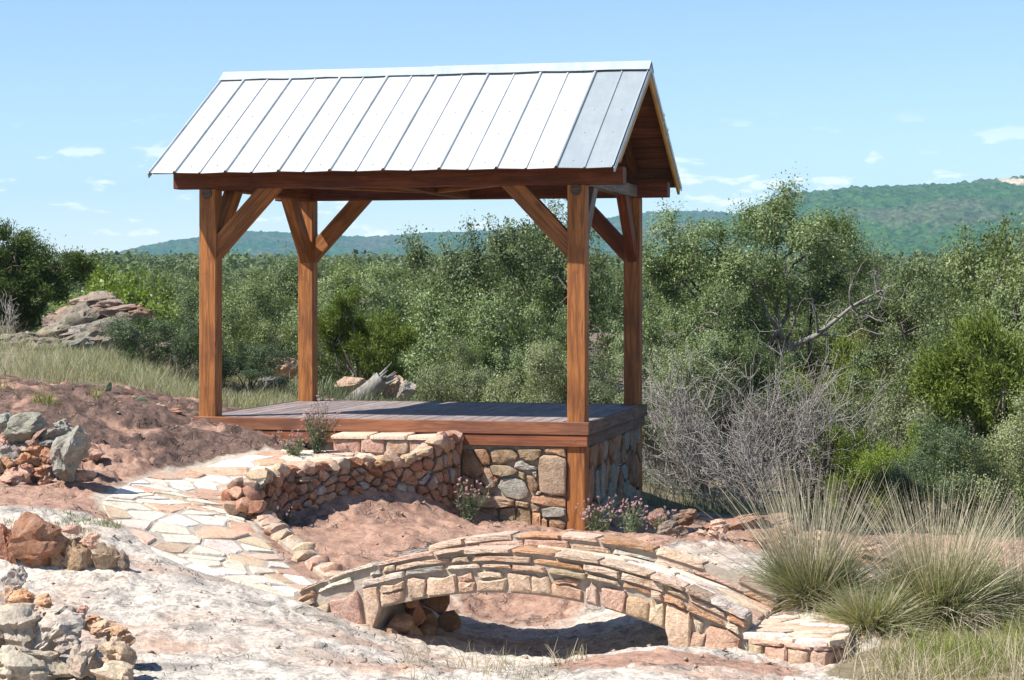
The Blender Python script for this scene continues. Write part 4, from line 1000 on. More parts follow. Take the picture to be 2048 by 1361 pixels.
for (px, py, w, h, c, yy) in ((23,1192,50,40,(.42,.27,.18),14.2),(49,1198,54,34,ORNG,14.1),(91,1206,50,28,(.5,.3,.18),14.0),(164,1224,28,24,PINK,13.9),(187,1246,66,36,(.52,.31,.18),13.8),(240,1278,58,42,(.5,.3,.18),13.6),
                              (30,1275,130,110,(.44,.375,.31),13.6),(105,1280,120,100,(.46,.40,.34),13.55),(165,1325,90,110,(.42,.36,.29),13.3),(75,1335,150,90,(.42,.35,.28),13.3),(140,1250,70,44,(.47,.41,.35),13.75),(228,1312,78,66,(.5,.37,.26),13.3),(232,1360,84,56,(.5,.4,.3),13.1),(2,1280,40,60,(.2,.15,.12),13.5),(20,1345,150,90,(.40,.34,.28),13.1),(120,1235,90,50,(.45,.41,.36),13.9),(60,1225,70,36,(.5,.36,.25),13.9),(140,1290,80,50,(.42,.36,.3),13.4),(210,1260,60,30,(.5,.33,.21),13.6)):
    rock_at('stone', px, py, w, h, yy, c, M['stone'], MW, None, .9)
for i, (px, py, w, h, Y, c, lab) in enumerate((
   (1437,1057,42,28,19.6,PINK,'rounded pink boulder at the left end of the rocks behind the bunch grass'),
   (1405,1066,22,20,19.7,BUFF,'small tan rock left of the rounded pink boulder behind the bridge'),
   (1436,1082,70,30,19.2,PINK,'low pink rock in front of the rounded pink boulder'),
   (1522,1076,54,34,19.0,(.45,.30,.2),'tan boulder behind the stalks of the left bunch grass'),
   (1576,1062,54,30,19.6,PINK,'pink flat-topped boulder seen through the left bunch grass'),
   (1567,1084,46,30,19.0,(.45,.28,.19),'pinkish rock below the flat-topped boulder'),
   (1655,1088,64,28,19.0,(.43,.31,.22),'pale brown boulder between the two bunch grasses'),
   (1740,1092,70,30,19.2,(.45,.33,.24),'flat tan rock behind the right bunch grass'),
   (1372,1034,62,34,20.8,(.22,.14,.09),'brown rock edging the flower bed, coloured darker for the shade of the pavilion'),  # three bed rocks: shade of the pavilion is put into their colours
   (1318,1040,44,40,20.9,(.2,.12,.08),'brown rock, coloured darker for shade, in the flower bed right of the stone foundation'),
   (1340,1066,60,36,20.3,(.2,.15,.12),'rock low in the flower bed, coloured dark for the shade there'),
   (1470,1045,130,34,20.9,(.3,.17,.11),'long low ledge rock with shaded front behind the pink boulders'),
   (1560,1040,70,26,21.2,(.33,.2,.14),'thin red ledge rock right of the long ledge'),
   (560,735,80,56,30.0,(.36,.22,.15),'brown rock behind the left rear post'),
   (545,775,90,60,28.6,(.2,.21,.2),'dark grey boulder between the two left posts'),
   (785,775,50,60,28.6,(.45,.32,.23),'upright buff rock beside the dead stump behind the deck'),
   (812,785,44,34,28.2,(.38,.35,.3),'small pale rock right of the upright buff rock behind the deck'),
   (700,770,60,40,29.8,(.42,.27,.19),'pinkish rock behind the dead stump'),
   (262,800,36,20,23.0,(.34,.17,.11),'small red rock beside the prickly pear'),
   (322,818,34,20,22.6,(.40,.33,.25),'pale flat stone between prickly pear and left post'),
   (352,826,30,14,22.4,(.42,.22,.15),'red stone chip nearest the left front post'),
   (196,812,28,16,22.4,(.33,.25,.15),'yellowish stone on the dark rock slope'),
   (1715,1262,40,60,15.9,(.12,.09,.07),'rock beside the landing block, coloured dark for the shade there'))):  # last rock: its dark colour stands in for the landing block's shadow
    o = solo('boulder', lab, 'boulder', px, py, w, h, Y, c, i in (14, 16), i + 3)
OC = thing('rock_outcrop', 'broad layered lichen-covered rock outcrop in front of the left juniper', 'outcrop', (-5.6, 29.2, 0.6))
for (px, py, w, h, Y, c) in ((150,690,330,90,29.2,(.20,.165,.13)),(190,628,150,50,29.6,(.25,.18,.135)),(205,610,100,36,29.8,(.27,.21,.16)),(165,645,90,60,29.3,(.20,.17,.14)),(240,650,90,60,29.4,(.19,.155,.13)),(282,632,60,32,29.6,(.30,.17,.115)),
                             (262,628,50,26,29.7,(.32,.19,.13)),(60,680,130,44,28.9,(.25,.22,.17)),(110,668,90,30,29.0,(.28,.245,.19)),(35,700,110,50,28.6,(.22,.19,.15)),(170,668,70,26,28.9,(.26,.23,.19)),(215,690,130,70,28.6,(.19,.165,.14)),
                             (150,705,110,60,28.4,(.18,.175,.15)),(285,680,110,44,28.8,(.27,.2,.15)),(310,700,80,40,28.7,(.24,.19,.15)),(90,705,90,40,28.3,(.24,.2,.15)),(130,640,60,40,29.6,(.24,.19,.15)),(330,672,60,26,28.9,(.3,.2,.145)),(200,660,60,30,28.7,(.2,.185,.165)),(245,672,70,24,28.6,(.3,.21,.15))):
    rock_at('ledge', px, py, w * 1.1, h * 1.15, Y, c, M['lichen_stone'], OC, None, .8, (r7.uniform(-.15, .15), r7.uniform(-.12, .12), r7.uniform(0, 6.28)))

# ------------------------------------------------------------------ plants: kit
def leaf_mat(name, c1, c2, rough=0.45, transl=0.3, spec=0.4):
    m = NT(name); m.b.inputs['Specular IOR Level'].default_value = spec
    c = m.mix(m.attr('rnd'), c1, c2); c = m.mix(1.0, c, m.ramp(m.objrnd(), 0, 1, .78, 1.25), 'MULTIPLY')
    c = m.mix(m.ramp(m.math('FRACT', m.math('MULTIPLY', m.objrnd(), 7.31)), .4, 1, 0, .35), c, m.mix(1.0, c, (1.18, 1.0, .85), 'MULTIPLY'))
    m.base(c); m.rough(rough)
    tr = m.n('ShaderNodeBsdfTranslucent'); m.l(m.mix(1.0, c, (1.25, 1.3, .55), 'MULTIPLY'), tr.inputs['Color']); ms = m.n('ShaderNodeMixShader'); ms.inputs[0].default_value = transl
    m.l(m.b.outputs[0], ms.inputs[1]); m.l(tr.outputs[0], ms.inputs[2]); m.l(ms.outputs[0], m.out.inputs['Surface'])
    return m.m
M['oak'] = leaf_mat('live_oak_leaf', (0.085, 0.128, 0.046), (0.215, 0.265, 0.115), .48, .26, .32)
M['far_oak'] = leaf_mat('far_oak_leaf', (0.062, 0.092, 0.038), (0.16, 0.20, 0.092), .6, .2, .1)
M['oak_dark'] = leaf_mat('dark_shrub_leaf', (0.055, 0.095, 0.042), (0.135, 0.19, 0.088), .46, .25, .35)
M['oak_pale'] = leaf_mat('pale_oak_leaf', (0.135, 0.175, 0.085), (0.28, 0.315, 0.175), .48, .3, .35)
M['oak_yellow'] = leaf_mat('yellowing_leaf', (0.12, 0.12, 0.03), (0.24, 0.20, 0.05), .45, .3)
M['juniper'] = leaf_mat('juniper_spray', (0.10, 0.15, 0.025), (0.22, 0.275, 0.055), .6, .22, .2)
M['juniper_dark'] = leaf_mat('dark_juniper_spray', (0.04, 0.065, 0.02), (0.11, 0.155, 0.04), .6, .18, .2)
M['bright'] = leaf_mat('bright_bush_leaf', (0.13, 0.20, 0.03), (0.25, 0.34, 0.07), .45, .35)
M['grass'] = leaf_mat('meadow_grass_blade', (0.23, 0.24, 0.15), (0.44, 0.425, 0.31), .6, .35, .2)
M['greenblade'] = leaf_mat('green_grass_blade', (0.145, 0.17, 0.08), (0.27, 0.28, 0.16), .5, .3, .3)
M['straw'] = leaf_mat('dry_grass_stalk', (0.34, 0.30, 0.22), (0.56, 0.50, 0.40), .6, .25, .2)
M['freshgrass'] = leaf_mat('fresh_grass_blade', (0.13, 0.17, 0.035), (0.26, 0.28, 0.08), .5, .35, .3)
M['sage'] = leaf_mat('grey_green_leaf', (0.12, 0.155, 0.10), (0.21, 0.25, 0.17), .6, .25, .2)
M['petal'] = leaf_mat('pink_petal', (0.58, 0.34, 0.50), (0.72, 0.52, 0.64), .6, .4, .2)
M['cactus'] = leaf_mat('prickly_pear_pad', (0.11, 0.17, 0.085), (0.14, 0.20, 0.10), .5, .05, .4)
def bark(name, a, b):
    m = NT(name); n = m.noise(m.wcoord((1, 1, .35)), 22, 5, .65); n2 = m.noise(m.wcoord(), 3, 3)
    m.base(m.mix(m.ramp(n2, .5, .7, 0, .6), m.mix(m.ramp(n, .35, .65), a, b), (.33, .32, .28))); m.rough(.9); m.bump(n, .6, .02); return m.m
M['bark'] = bark('oak_bark', (0.06, 0.05, 0.042), (0.17, 0.15, 0.13)); M['deadwood'] = bark('dead_twig', (0.23, 0.20, 0.18), (0.40, 0.365, 0.335))
M['palebark'] = bark('pale_limb_bark', (0.11, 0.10, 0.09), (0.27, 0.25, 0.23)); M['jbark'] = bark('juniper_bark', (0.075, 0.055, 0.042), (0.16, 0.125, 0.10))

def tubes(lines, sides=5):
    """lines: list of (pts (n,3), radii (n,)) -> V, F"""
    V, F = [], []; o = 0
    for pts, rad in lines:
        pts = np.asarray(pts, float); n = len(pts); k = sides if rad[0] > .012 else 3
        d = np.gradient(pts, axis=0); d /= np.linalg.norm(d, axis=1)[:, None] + 1e-9
        ref = np.where(np.abs(d[:, 2:3]) > .9, np.array([[1., 0, 0]]), np.array([[0, 0, 1.]])); a = np.cross(d, ref); a /= np.linalg.norm(a, axis=1)[:, None] + 1e-9; b = np.cross(d, a)
        th = np.arange(k) / k * 2 * np.pi
        ring = pts[:, None] + (a[:, None] * np.cos(th)[None, :, None] + b[:, None] * np.sin(th)[None, :, None]) * np.asarray(rad)[:, None, None]
        V.append(ring.reshape(-1, 3)); i = np.arange(n - 1)[:, None] * k; j = np.arange(k)[None]; j2 = (j + 1) % k
        F.append((np.stack([i + j, i + j2, i + k + j2, i + k + j], -1) + o).reshape(-1, 4)); o += n * k
    return np.concatenate(V), np.concatenate(F)
def leaves(pos, ln, wd, up=0.25, outward=None, seed=0, fold=.18, facing=None):
    rs = np.random.RandomState(seed); N = len(pos)
    if facing is not None:      # blades turned to the light: normals lean outward and up
        nrm = rs.normal(size=(N, 3)) * .62 + facing; nrm[:, 2] += .35; nrm /= np.linalg.norm(nrm, axis=1)[:, None]
        s = np.cross(nrm, rs.normal(size=(N, 3))); s /= np.linalg.norm(s, axis=1)[:, None] + 1e-9; d = np.cross(nrm, s)
    else:
        d = rs.normal(size=(N, 3)); d[:, 2] += up
        if outward is not None: d += outward
        d /= np.linalg.norm(d, axis=1)[:, None]
        q = rs.normal(size=(N, 3)); s = np.cross(d, q); s /= np.linalg.norm(s, axis=1)[:, None] + 1e-9; nrm = np.cross(s, d)
    l = ln * rs.uniform(.65, 1.3, N)[:, None]; w = wd * rs.uniform(.7, 1.25, N)[:, None]
    V = np.stack([pos, pos + d * l * .5 + s * w * .5 + nrm * w * fold, pos + d * l, pos + d * l * .5 - s * w * .5 + nrm * w * fold], 1).reshape(-1, 3)
    return V, np.arange(N * 4).reshape(-1, 4), np.repeat(rs.rand(N), 4)
def curve(a, b, n, bend, rs):
    t = np.linspace(0, 1, n)[:, None]; m_ = rs.normal(size=3) * bend * np.linalg.norm(np.asarray(b) - a)
    w = rs.normal(size=(n, 3)) * bend * .25 * np.linalg.norm(np.asarray(b) - a); w[0] = 0; w[-1] = 0
    return np.asarray(a) * (1 - t) + np.asarray(b) * t + np.sin(np.pi * t) * m_ + w
def make_tree(seed, h, cr, z0, lobes=8, subs=7, tips=7, lpt=60, leaf=.05, wid=.024, clump=.19, trunk=.11, lobe_r=.48, sub_r=.5, lobe_pts=None, extra=None, multi=1, up=.25, out=.4, flat=.85, spray=False):
    rs = np.random.RandomState(seed); lines = []; P_, O_l = [], []
    ch = (h - z0); cz = z0 + ch * .5
    if lobe_pts is None:
        lobe_pts = []
        for i in range(lobes):
            th = i * 2.399 + rs.uniform(-.4, .4); zz = rs.uniform(-.75, .9) if i else .8; rr = math.sqrt(max(0, 1 - (zz * .85) ** 2)) * rs.uniform(.5, .8)
            lobe_pts.append((math.cos(th) * rr * cr, math.sin(th) * rr * cr, cz + zz * ch * .36))
    fork = np.array((rs.uniform(-.1, .1), rs.uniform(-.1, .1), max(z0 * .8, .12)))
    lines.append((curve((0, 0, -.3), fork, 5, .06, rs), np.linspace(trunk * 1.25, trunk * .85, 5)))
    lr = cr * lobe_r
    for lp_ in lobe_pts:
        lp_ = np.array(lp_); st = fork * rs.uniform(.75, 1.0) if multi > 1 else fork
        lines.append((curve(st, lp_, 7, .13, rs), np.linspace(trunk * .55, trunk * .2, 7)))
        for _ in range(subs):
            v = rs.normal(size=3); v /= np.linalg.norm(v); v[2] = v[2] * .8 + .15; sp = lp_ + v * lr * rs.uniform(.55, 1.05) * np.array((1, 1, flat)); sp[2] = max(sp[2], .08)
            lines.append((curve(lp_, sp, 4, .12, rs), np.linspace(trunk * .17, trunk * .07, 4)))
            for _ in range(tips):
                v2 = rs.normal(size=3); v2 /= np.linalg.norm(v2); tp = sp + (v2 + v * .5) * lr * sub_r * rs.uniform(.4, 1.0); tp[2] = max(tp[2], .05)
                lines.append((curve(sp, tp, 3, .1, rs), np.linspace(.007, .003, 3)))
                k = int(lpt * rs.uniform(.5, 1.5)); f = rs.rand(k, 1) ** .6
                P_.append(sp + (tp - sp) * f + rs.normal(size=(k, 3)) * clump * .5 * rs.uniform(.6, 1.2)); O_l.append(np.repeat((v2 * .6 + v)[None] * out, k, 0))
    if extra: lines += extra
    pos = np.concatenate(P_); pos[:, 2] = np.maximum(pos[:, 2], .01)
    ow = np.concatenate(O_l)
    LV, LF, rn = leaves(pos, leaf, wid, up, ow, seed) if spray else leaves(pos, leaf, wid, up, None, seed, .18, ow / (np.linalg.norm(ow, axis=1)[:, None] + 1e-9))
    BV, BF = tubes(lines)
    return mesh_np('branches', BV, BF, True), mesh_np('foliage', LV, LF, False, {'rnd': rn})
def stump():
    rs = np.random.RandomState(3); b = P(718, 806, 28.4); b.z = float(T(b.x, 28.4)); root = thing('dead_stump', 'leaning weathered grey dead stump with splintered top behind the deck', 'stump', tuple(b)); k_ = 28.4 / FPX
    e = np.array((46 * k_, 0, (806 - 762) * k_)); V, F = tubes([(np.array([-e * .5, e * .0, e * .5, e]), np.array([.16, .135, .12, .10]))], 9); V += rs.normal(size=V.shape) * .008; link('trunk', mesh_np('trunk', V, F, True, None, M['palebark']), None, root)
    L_ = [(np.array([e * .55 + (o := rs.normal(size=3) * .06), e * .9 + o * 1.1, e * rs.uniform(1.05, 1.5) + o * 1.6]), np.array([.04, .03, .004])) for _ in range(10)]; V, F = tubes(L_, 5); link('splinters', mesh_np('splinters', V, F, True, None, M['palebark']), None, root)
stump()
class Kind:
    def __init__(s, name, h, cr, bm_, lm, leafmat, barkmat, parts=('crown', 'trunk')):
        s.name, s.h, s.cr, s.parts = name, h, cr, parts; s.b, s.l = bm_, lm; s.b.materials.append(barkmat); s.l.materials.append(leafmat)
    def alt(s, leafmat):
        l2 = s.l.copy(); l2.materials.clear(); k_ = Kind.__new__(Kind); k_.__dict__.update(s.__dict__); k_.l = l2; l2.materials.append(leafmat); return k_
def plant(kind, x, y, sx, sz, rz, label=None, cat='tree', group=None, z=None, name=None):
    z = float(T(x, y)) - .03 if z is None else z
    root = empty(name or kind.name, (x, y, z), rz); root.scale = (sx, sx, sz); tag(root, label, cat, group)
    link(kind.parts[0], kind.l, None, root); link(kind.parts[1], kind.b, None, root); return root
def plant_px(kind, pl, pr, pt, Y, label, cat='tree', group=None, rz=None, name=None, sink=0.0):
    x = PX((pl + pr) / 2, Y); z = float(T(x, Y)) - .03 - sink; zt = P(0, pt, Y).z
    if kind.name == 'oak_shrub' and zt - z > 2.9: kind = BIG[kind.l.materials[0].name]; name = name or 'oak_shrub'
    sx = (pr - pl) / FPX * Y / (2 * kind.cr); sx = max(sx, .8 * (zt - z) / kind.h); return plant(kind, x, Y, sx, max((zt - z) / kind.h, .2), r7.uniform(0, 6.28) if rz is None else rz, label, cat, group, z, name)
OAK = [Kind('live_oak', 4.6, 2.3, *make_tree(500 + i, 4.4, 2.1, .8, 11, 7, 7, 88, leaf=.062, wid=.031, clump=.2, lobe_r=.43), M['oak'], M['bark']) for i in range(3)]
SHR = [Kind('oak_shrub', 2.2, 1.4, *make_tree(520 + i, 2.1, 1.25, .1, 11, 6, 6, 78, leaf=.048, wid=.024, clump=.2, trunk=.045, multi=2), M['oak'], M['bark']) for i in range(3)]
SHD = [k_.alt(M['oak_dark']) for k_ in SHR]; SHP = [k_.alt(M['oak_pale']) for k_ in SHR]; SHY = SHR[1].alt(M['oak_yellow'])
BIG = {M[m_].name: (OAK[i] if m_ == 'oak' else OAK[i].alt(M[m_])) for i, m_ in ((1, 'oak'), (2, 'oak_dark'), (0, 'oak_pale'), (1, 'oak_yellow'))}
JUN = [Kind('juniper', 2.2, 1.0, *make_tree(540 + i, 2.1, .9, .25, 11, 6, 6, 120, leaf=.062, wid=.017, clump=.15, trunk=.06, up=.7, out=1.1, lobe_r=.42, spray=True), M['juniper'], M['jbark']) for i in range(2)]
JUD = [k_.alt(M['juniper_dark']) for k_ in JUN]
BRT = Kind('leafy_bush', 1.6, 1.0, *make_tree(560, 1.55, .9, .1, 8, 6, 6, 34, leaf=.06, wid=.034, clump=.14, trunk=.035, multi=2), M['bright'], M['bark'])
# the oak with the long bare limb: lobes laid out to its own shape
def B_(px, py, y=0.0): return ((px - 1565) / FPX * 40, y, CAMZ - (py - HOR) / FPX * 40 - float(T(PX(1565, 40), 40)))
lb = [B_(1365, 560, .3), B_(1345, 500, .6), B_(1430, 500, -.5), B_(1560, 440, .2), B_(1500, 575, -.8), B_(1600, 500, .8), B_(1650, 480, -.2), B_(1690, 545, .9), B_(1440, 660, .2), B_(1590, 585, .9), B_(1390, 690, -.4), B_(1500, 690, .5), B_(1470, 610, .9)]
rsb = np.random.RandomState(5); ex = []
limb = [np.array(B_(1560, 700, -.5)), np.array(B_(1625, 668, -.7)), np.array(B_(1690, 612, -.9)), np.array(B_(1738, 585, -.9))]
ex.append((np.array([B_(1562, 790, 0), B_(1560, 745, -.2), limb[0], limb[1], limb[2], limb[3]]), np.array([.11, .095, .075, .05, .032, .014])))
for a, b in ((limb[1], (1760, 660)), (limb[2], (1770, 600)), (limb[2], (1700, 540)), (limb[1], (1605, 590)), (limb[3], (1765, 570)), (limb[2], (1745, 640)), (limb[3], (1740, 545)), (limb[0], (1500, 720)), (limb[1], (1660, 600))):
    e = np.array(B_(b[0], b[1], -1.0 + rsb.uniform(-.3, .3))); c = curve(a, e, 6, .12, rsb); ex.append((c, np.linspace(.028, .007, 6)))
    for _ in range(5):
        i = rsb.randint(2, 6); ex.append((curve(c[i], c[i] + rsb.normal(size=3) * .28, 4, .15, rsb), np.linspace(.009, .004, 4)))
KB_ = Kind('live_oak', B_(1560, 395)[2], 2.0, *make_tree(577, B_(0, 395)[2], 2.0, 1.2, subs=7, tips=7, lpt=95, leaf=.062, wid=.031, clump=.27, lobe_r=.35, lobe_pts=lb), M['oak'], M['bark'])
kbo = plant(KB_, PX(1565, 40), 40, 1, 1, 0, 'live oak with a long bare grey limb reaching to the right', z=float(T(PX(1565, 40), 40)))
link('bare_limb', mesh_np('bare_limb', *tubes(ex), True, None, M['palebark']), None, kbo)
plant_px(OAK[0], 850, 1190, 392, 40, 'tall live oak rising behind the middle of the deck')
plant_px(OAK[1], 1110, 1340, 505, 52, 'live oak seen between the two right posts')
plant_px(OAK[2], 1690, 1980, 468, 45, 'live oak right of the oak with the bare limb')
plant_px(OAK[0], 1975, 2230, 352, 36, 'tallest live oak, cut by the right edge of the picture')
plant_px(OAK[1], 425, 620, 505, 55, 'round live oak seen between the two left posts')
plant_px(OAK[2], 620, 830, 503, 70, 'live oak in the distance right of the left rear post')
plant_px(OAK[0], 760, 930, 508, 62, 'live oak behind the yellow-green juniper')
plant_px(OAK[1], 300, 440, 518, 60, 'live oak left of the left front post')
plant_px(SHD[0], 225, 470, 600, 27.2, 'dark leafy shrub behind the left front post', 'shrub')
plant_px(SHD[1], 400, 600, 690, 27.6, 'low dark shrub between the left posts', 'shrub')
plant_px(SHR[2], 420, 620, 575, 33, 'grey-green shrub above the low dark shrub between the left posts', 'shrub')
plant_px(SHR[0], 290, 440, 560, 36, 'oak shrub left of the left front post behind the dark shrub', 'shrub')
plant_px(SHR[1], 800, 990, 585, 34, 'oak shrub right of the yellow-green juniper', 'shrub')
plant_px(SHP[0], 830, 1010, 690, 31, 'pale low shrub behind the middle of the deck', 'shrub')
plant_px(SHR[2], 930, 1150, 600, 34, 'oak shrub just left of the right front post', 'shrub')
plant_px(SHP[1], 1000, 1160, 690, 30, 'pale leafy shrub at the deck edge left of the right front post', 'shrub')
plant_px(SHD[2], 1150, 1290, 545, 49, 'dark shrub between the right posts', 'shrub')
plant_px(SHP[2], 1160, 1280, 735, 30, 'pale low shrub between the right posts', 'shrub')
plant_px(SHR[0], 1270, 1450, 560, 34, 'oak shrub just right of the right rear post', 'shrub')
plant_px(SHP[1], 1280, 1420, 700, 30, 'pale shrub low beside the right rear post', 'shrub')
plant_px(SHR[1], 1400, 1580, 650, 34, 'oak shrub at the foot of the oak with the bare limb', 'shrub')
plant_px(SHY, 1610, 1790, 650, 40, 'yellowing shrub right of the bare limb', 'shrub')
plant_px(JUN[1], 1590, 1700, 680, 36, 'young bright juniper below the bare limb', 'juniper')
plant_px(SHR[2], 1760, 1990, 600, 33, 'large oak shrub left of the bright juniper at right', 'shrub')
plant_px(SHP[0], 1700, 1900, 730, 29, 'pale shrub behind the bunch grasses', 'shrub')
plant_px(SHP[2], 1900, 2120, 800, 26, 'pale-leaved shrub in front of the bright juniper at the right edge', 'shrub')
plant_px(SHR[0], 1990, 2230, 520, 31, 'oak shrub above the bright juniper at the right edge', 'shrub')
plant_px(SHD[1], 1780, 1960, 850, 26, 'dark low shrub behind the right bunch grass', 'shrub')
plant_px(JUN[0], 1860, 2110, 625, 28.5, 'bright yellow-green juniper at the right edge', 'juniper')
plant_px(JUN[1], 1720, 1890, 850, 27, 'small bright juniper behind the right bunch grass', 'juniper')
plant_px(JUN[0], 1640, 1760, 850, 28.2, 'small green juniper right of the dead brush', 'juniper')
plant_px(JUN[1], 630, 830, 578, 31.5, 'yellow-green juniper just right of the left rear post', 'juniper')
plant_px(JUD[0], -95, 170, 446, 30.5, 'dark juniper at the left edge above the outcrop', 'juniper')
plant_px(JUD[1], -120, 90, 500, 30.0, 'dark juniper branches at the far left edge', 'juniper')
plant_px(BRT, 140, 330, 528, 34, 'bright green leafy bush right of the left juniper', 'bush')
plant_px(SHR[1], 560, 680, 620, 37, 'oak shrub peeping out behind the left rear post', 'shrub')
# woodland behind: individual trees, nearest ones
r8 = random.Random(44); nb = 0
for i in range(900):
    Y = 46 * (260 / 46) ** (r8.random() ** .8); x = PX(r8.uniform(-150, 2200), Y)
    if nb >= 215: break
    if 1140 < 1024 + x / Y * FPX < 1260 and Y < 66: continue
    sc = r8.uniform(.75, 1.2); k_ = r8.choice(OAK if r8.random() < .8 else SHR)
    zt = float(T(x, Y)) + k_.h * sc * (1.9 if k_ in SHR else 1); lim = CAMZ + (HOR - (505 if 1024 + x / Y * FPX < 1250 else 490) ) / FPX * Y
    s_ = sc * (1.9 if k_ in SHR else 1)
    if zt > lim: s_ *= max(.3, (lim - float(T(x, Y))) / (zt - float(T(x, Y))))
    plant(k_, x, Y, s_ * 1.1, s_, r8.uniform(0, 6.28), 'live oak in the dense woodland beyond the pavilion', 'tree', 'woodland oaks beyond the pavilion', name='woodland_oak'); nb += 1
# farther woodland reads as one mass
def far_wood():
    rs = np.random.RandomState(9); N = 4300; Y = 230 * (1900 / 230) ** rs.rand(N); X = (rs.uniform(-200, 2250, N) - 1024) / FPX * Y
    rad = rs.uniform(2.0, 3.6, N); hh = 3.2 + 4.6 * rs.rand(N) ** 1.6; Z = T(X, Y); K = 110
    v = rs.normal(size=(N, K, 3)); v /= np.linalg.norm(v, axis=2)[..., None]; v[..., 2] = np.abs(v[..., 2]) * .95 - .12
    v *= rs.uniform(.75, 1.05, (N, K, 1))
    pos = np.stack([X, Y, Z + hh * .35], 1)[:, None] + v * np.stack([rad, rad, hh * .65], 1)[:, None]
    pos = pos.reshape(-1, 3); out = v.reshape(-1, 3) * .9
    LV, LF, rn = leaves(pos, .72, .5, .2, None, 3, .1, out); rn = np.clip(np.repeat(rs.rand(N), K * 4) * .6 + rn * .4, 0, 1)
    return mesh_np('far_woodland', LV, LF, False, {'rnd': rn}, M['far_oak'])
tag(link('far_woodland', far_wood()), 'green mass of low oak woodland covering the plain to the hills', 'woodland', kind='stuff')
# small house among the trees
HX, HY = PX(1190, 43), 43.0; HS = thing('house', 'small house with grey shingle roof glimpsed through trees between the right posts', 'house', (HX, HY, float(T(HX, HY))))
def simple(name, V, F, mat, parent):
    me = bpy.data.meshes.new(name); me.from_pydata(V, [], F); me.update(); me.materials.append(mat); return link(name, me, None, parent)
simple('wall', [(-1.7, -2, -.5), (1.7, -2, -.5), (1.7, 2, -.5), (-1.7, 2, -.5), (-1.7, -2, 2.0), (1.7, -2, 2.0), (1.7, 2, 2.0), (-1.7, 2, 2.0), (-1.7, 0, 3.2), (1.7, 0, 3.2)], [(0, 1, 5, 4), (1, 2, 6, 9, 5), (2, 3, 7, 6), (3, 0, 4, 8, 7)], M['mortar'], HS)
simple('roof', [(-2, -2.5, 1.78), (2, -2.5, 1.78), (2, 0, 3.3), (-2, 0, 3.3), (2, 2.5, 1.78), (-2, 2.5, 1.78), (-2, -2.5, 1.7), (2, -2.5, 1.7), (2, 0, 3.2), (-2, 0, 3.2), (2, 2.5, 1.7), (-2, 2.5, 1.7)], [(0, 1, 2, 3), (3, 2, 4, 5), (6, 9, 8, 7), (9, 11, 10, 8), (0, 6, 7, 1), (5, 4, 10, 11), (0, 3, 9, 6), (3, 5, 11, 9), (1, 7, 8, 2), (2, 8, 10, 4)], M['greybeam'], HS)
simple('window', [(-.5, -2.03, .9), (.5, -2.03, .9), (.5, -2.03, 1.7), (-.5, -2.03, 1.7)], [(0, 1, 2, 3)], M['bark'], HS)
# ------------------------------------------------------------------ grasses, dead brush, flowers
def blades(base, dirs, length, width, segs=4, droop=.5, seed=0, taper=1.0):
    rs = np.random.RandomState(seed); N = len(base); L_ = np.asarray(length).reshape(N, 1)
    d = dirs / np.linalg.norm(dirs, axis=1)[:, None]; side = np.cross(d, rs.normal(size=(N, 3))); side /= np.linalg.norm(side, axis=1)[:, None]
    hz = d.copy(); hz[:, 2] = 0; hz += rs.normal(size=(N, 3)) * .12; hz[:, 2] = 0
    dr = np.asarray(droop).reshape(-1, 1) * np.ones((N, 1)); rows = []
    for j in range(segs + 1):
        t = j / segs; p = base + d * L_ * t + (hz * .55 - np.array((0, 0, .55))) * (dr * L_ * t * t * .8)
        w = width * (1 - taper * t ** 1.6) * .5 + .0006; rows += [p - side * w, p + side * w]
    V = np.stack(rows, 1).reshape(-1, 3); k_ = 2 * (segs + 1); i = (np.arange(N) * k_)[:, None]; j = np.arange(segs)[None] * 2
    F = np.stack([i + j, i + j + 1, i + j + 3, i + j + 2], -1).reshape(-1, 4)
    return V, F, np.repeat(rs.rand(N), k_)
def bunch(name, px, py, Y, n_g, n_s, hg, hs_, spread, label, seed, rad=.16):
    rs = np.random.RandomState(seed); c = P(px, py, Y); z = g(c.x, Y); root = thing(name, label, 'grass', (c.x, Y, z), 0, 'tall bunch grasses beside the landing')
    def tuft(n, h, sp, w, droop, nm, mat, sd):
        th = rs.uniform(0, 6.283, n); rr = rad * np.sqrt(rs.rand(n)); b = np.stack([np.cos(th) * rr, np.sin(th) * rr, np.full(n, -.03)], 1)
        tilt = np.abs(rs.normal(0, sp, n)) + .04 + rr / rad * .2; ph = th + rs.normal(0, .8, n); d = np.stack([np.sin(tilt) * np.cos(ph), np.sin(tilt) * np.sin(ph), np.cos(tilt)], 1)
        V, F, rn = blades(b, d, h * rs.uniform(.6, 1.1, n), w, 6, droop * rs.uniform(.3, 1.4, n), sd); link(nm, mesh_np(nm, V, F, False, {'rnd': rn}, mat), None, root)
    tuft(int(n_g * 1.3), hg, spread, .0062, .7, 'green_blades', M['greenblade'], seed); tuft(int(n_s * 1.25), hs_, spread * .8, .0055, .2, 'dry_stalks', M['straw'], seed + 1); tuft(n_g // 2, hg * .95, spread * 1.6, .006, 1.0, 'drooping_blades', M['straw'], seed + 2); tuft(n_g // 3, hg * .55, spread * 2.0, .005, 1.3, 'dead_thatch', M['straw'], seed + 3)
bunch('bunch_grass', 1625, 1205, 16.6, 1700, 420, .62, 1.18, .42, 'tall bunch grass with grey-green base and dry stalks right of the bridge', 61)
bunch('bunch_grass', 1880, 1235, 16.4, 1900, 520, .70, 1.15, .45, 'broad straw-coloured bunch grass near the right edge', 64, .22)
bunch('bunch_grass', 2045, 1225, 16.6, 1100, 260, .60, 1.0, .45, 'dry bunch grass cut by the right edge', 67, .2)
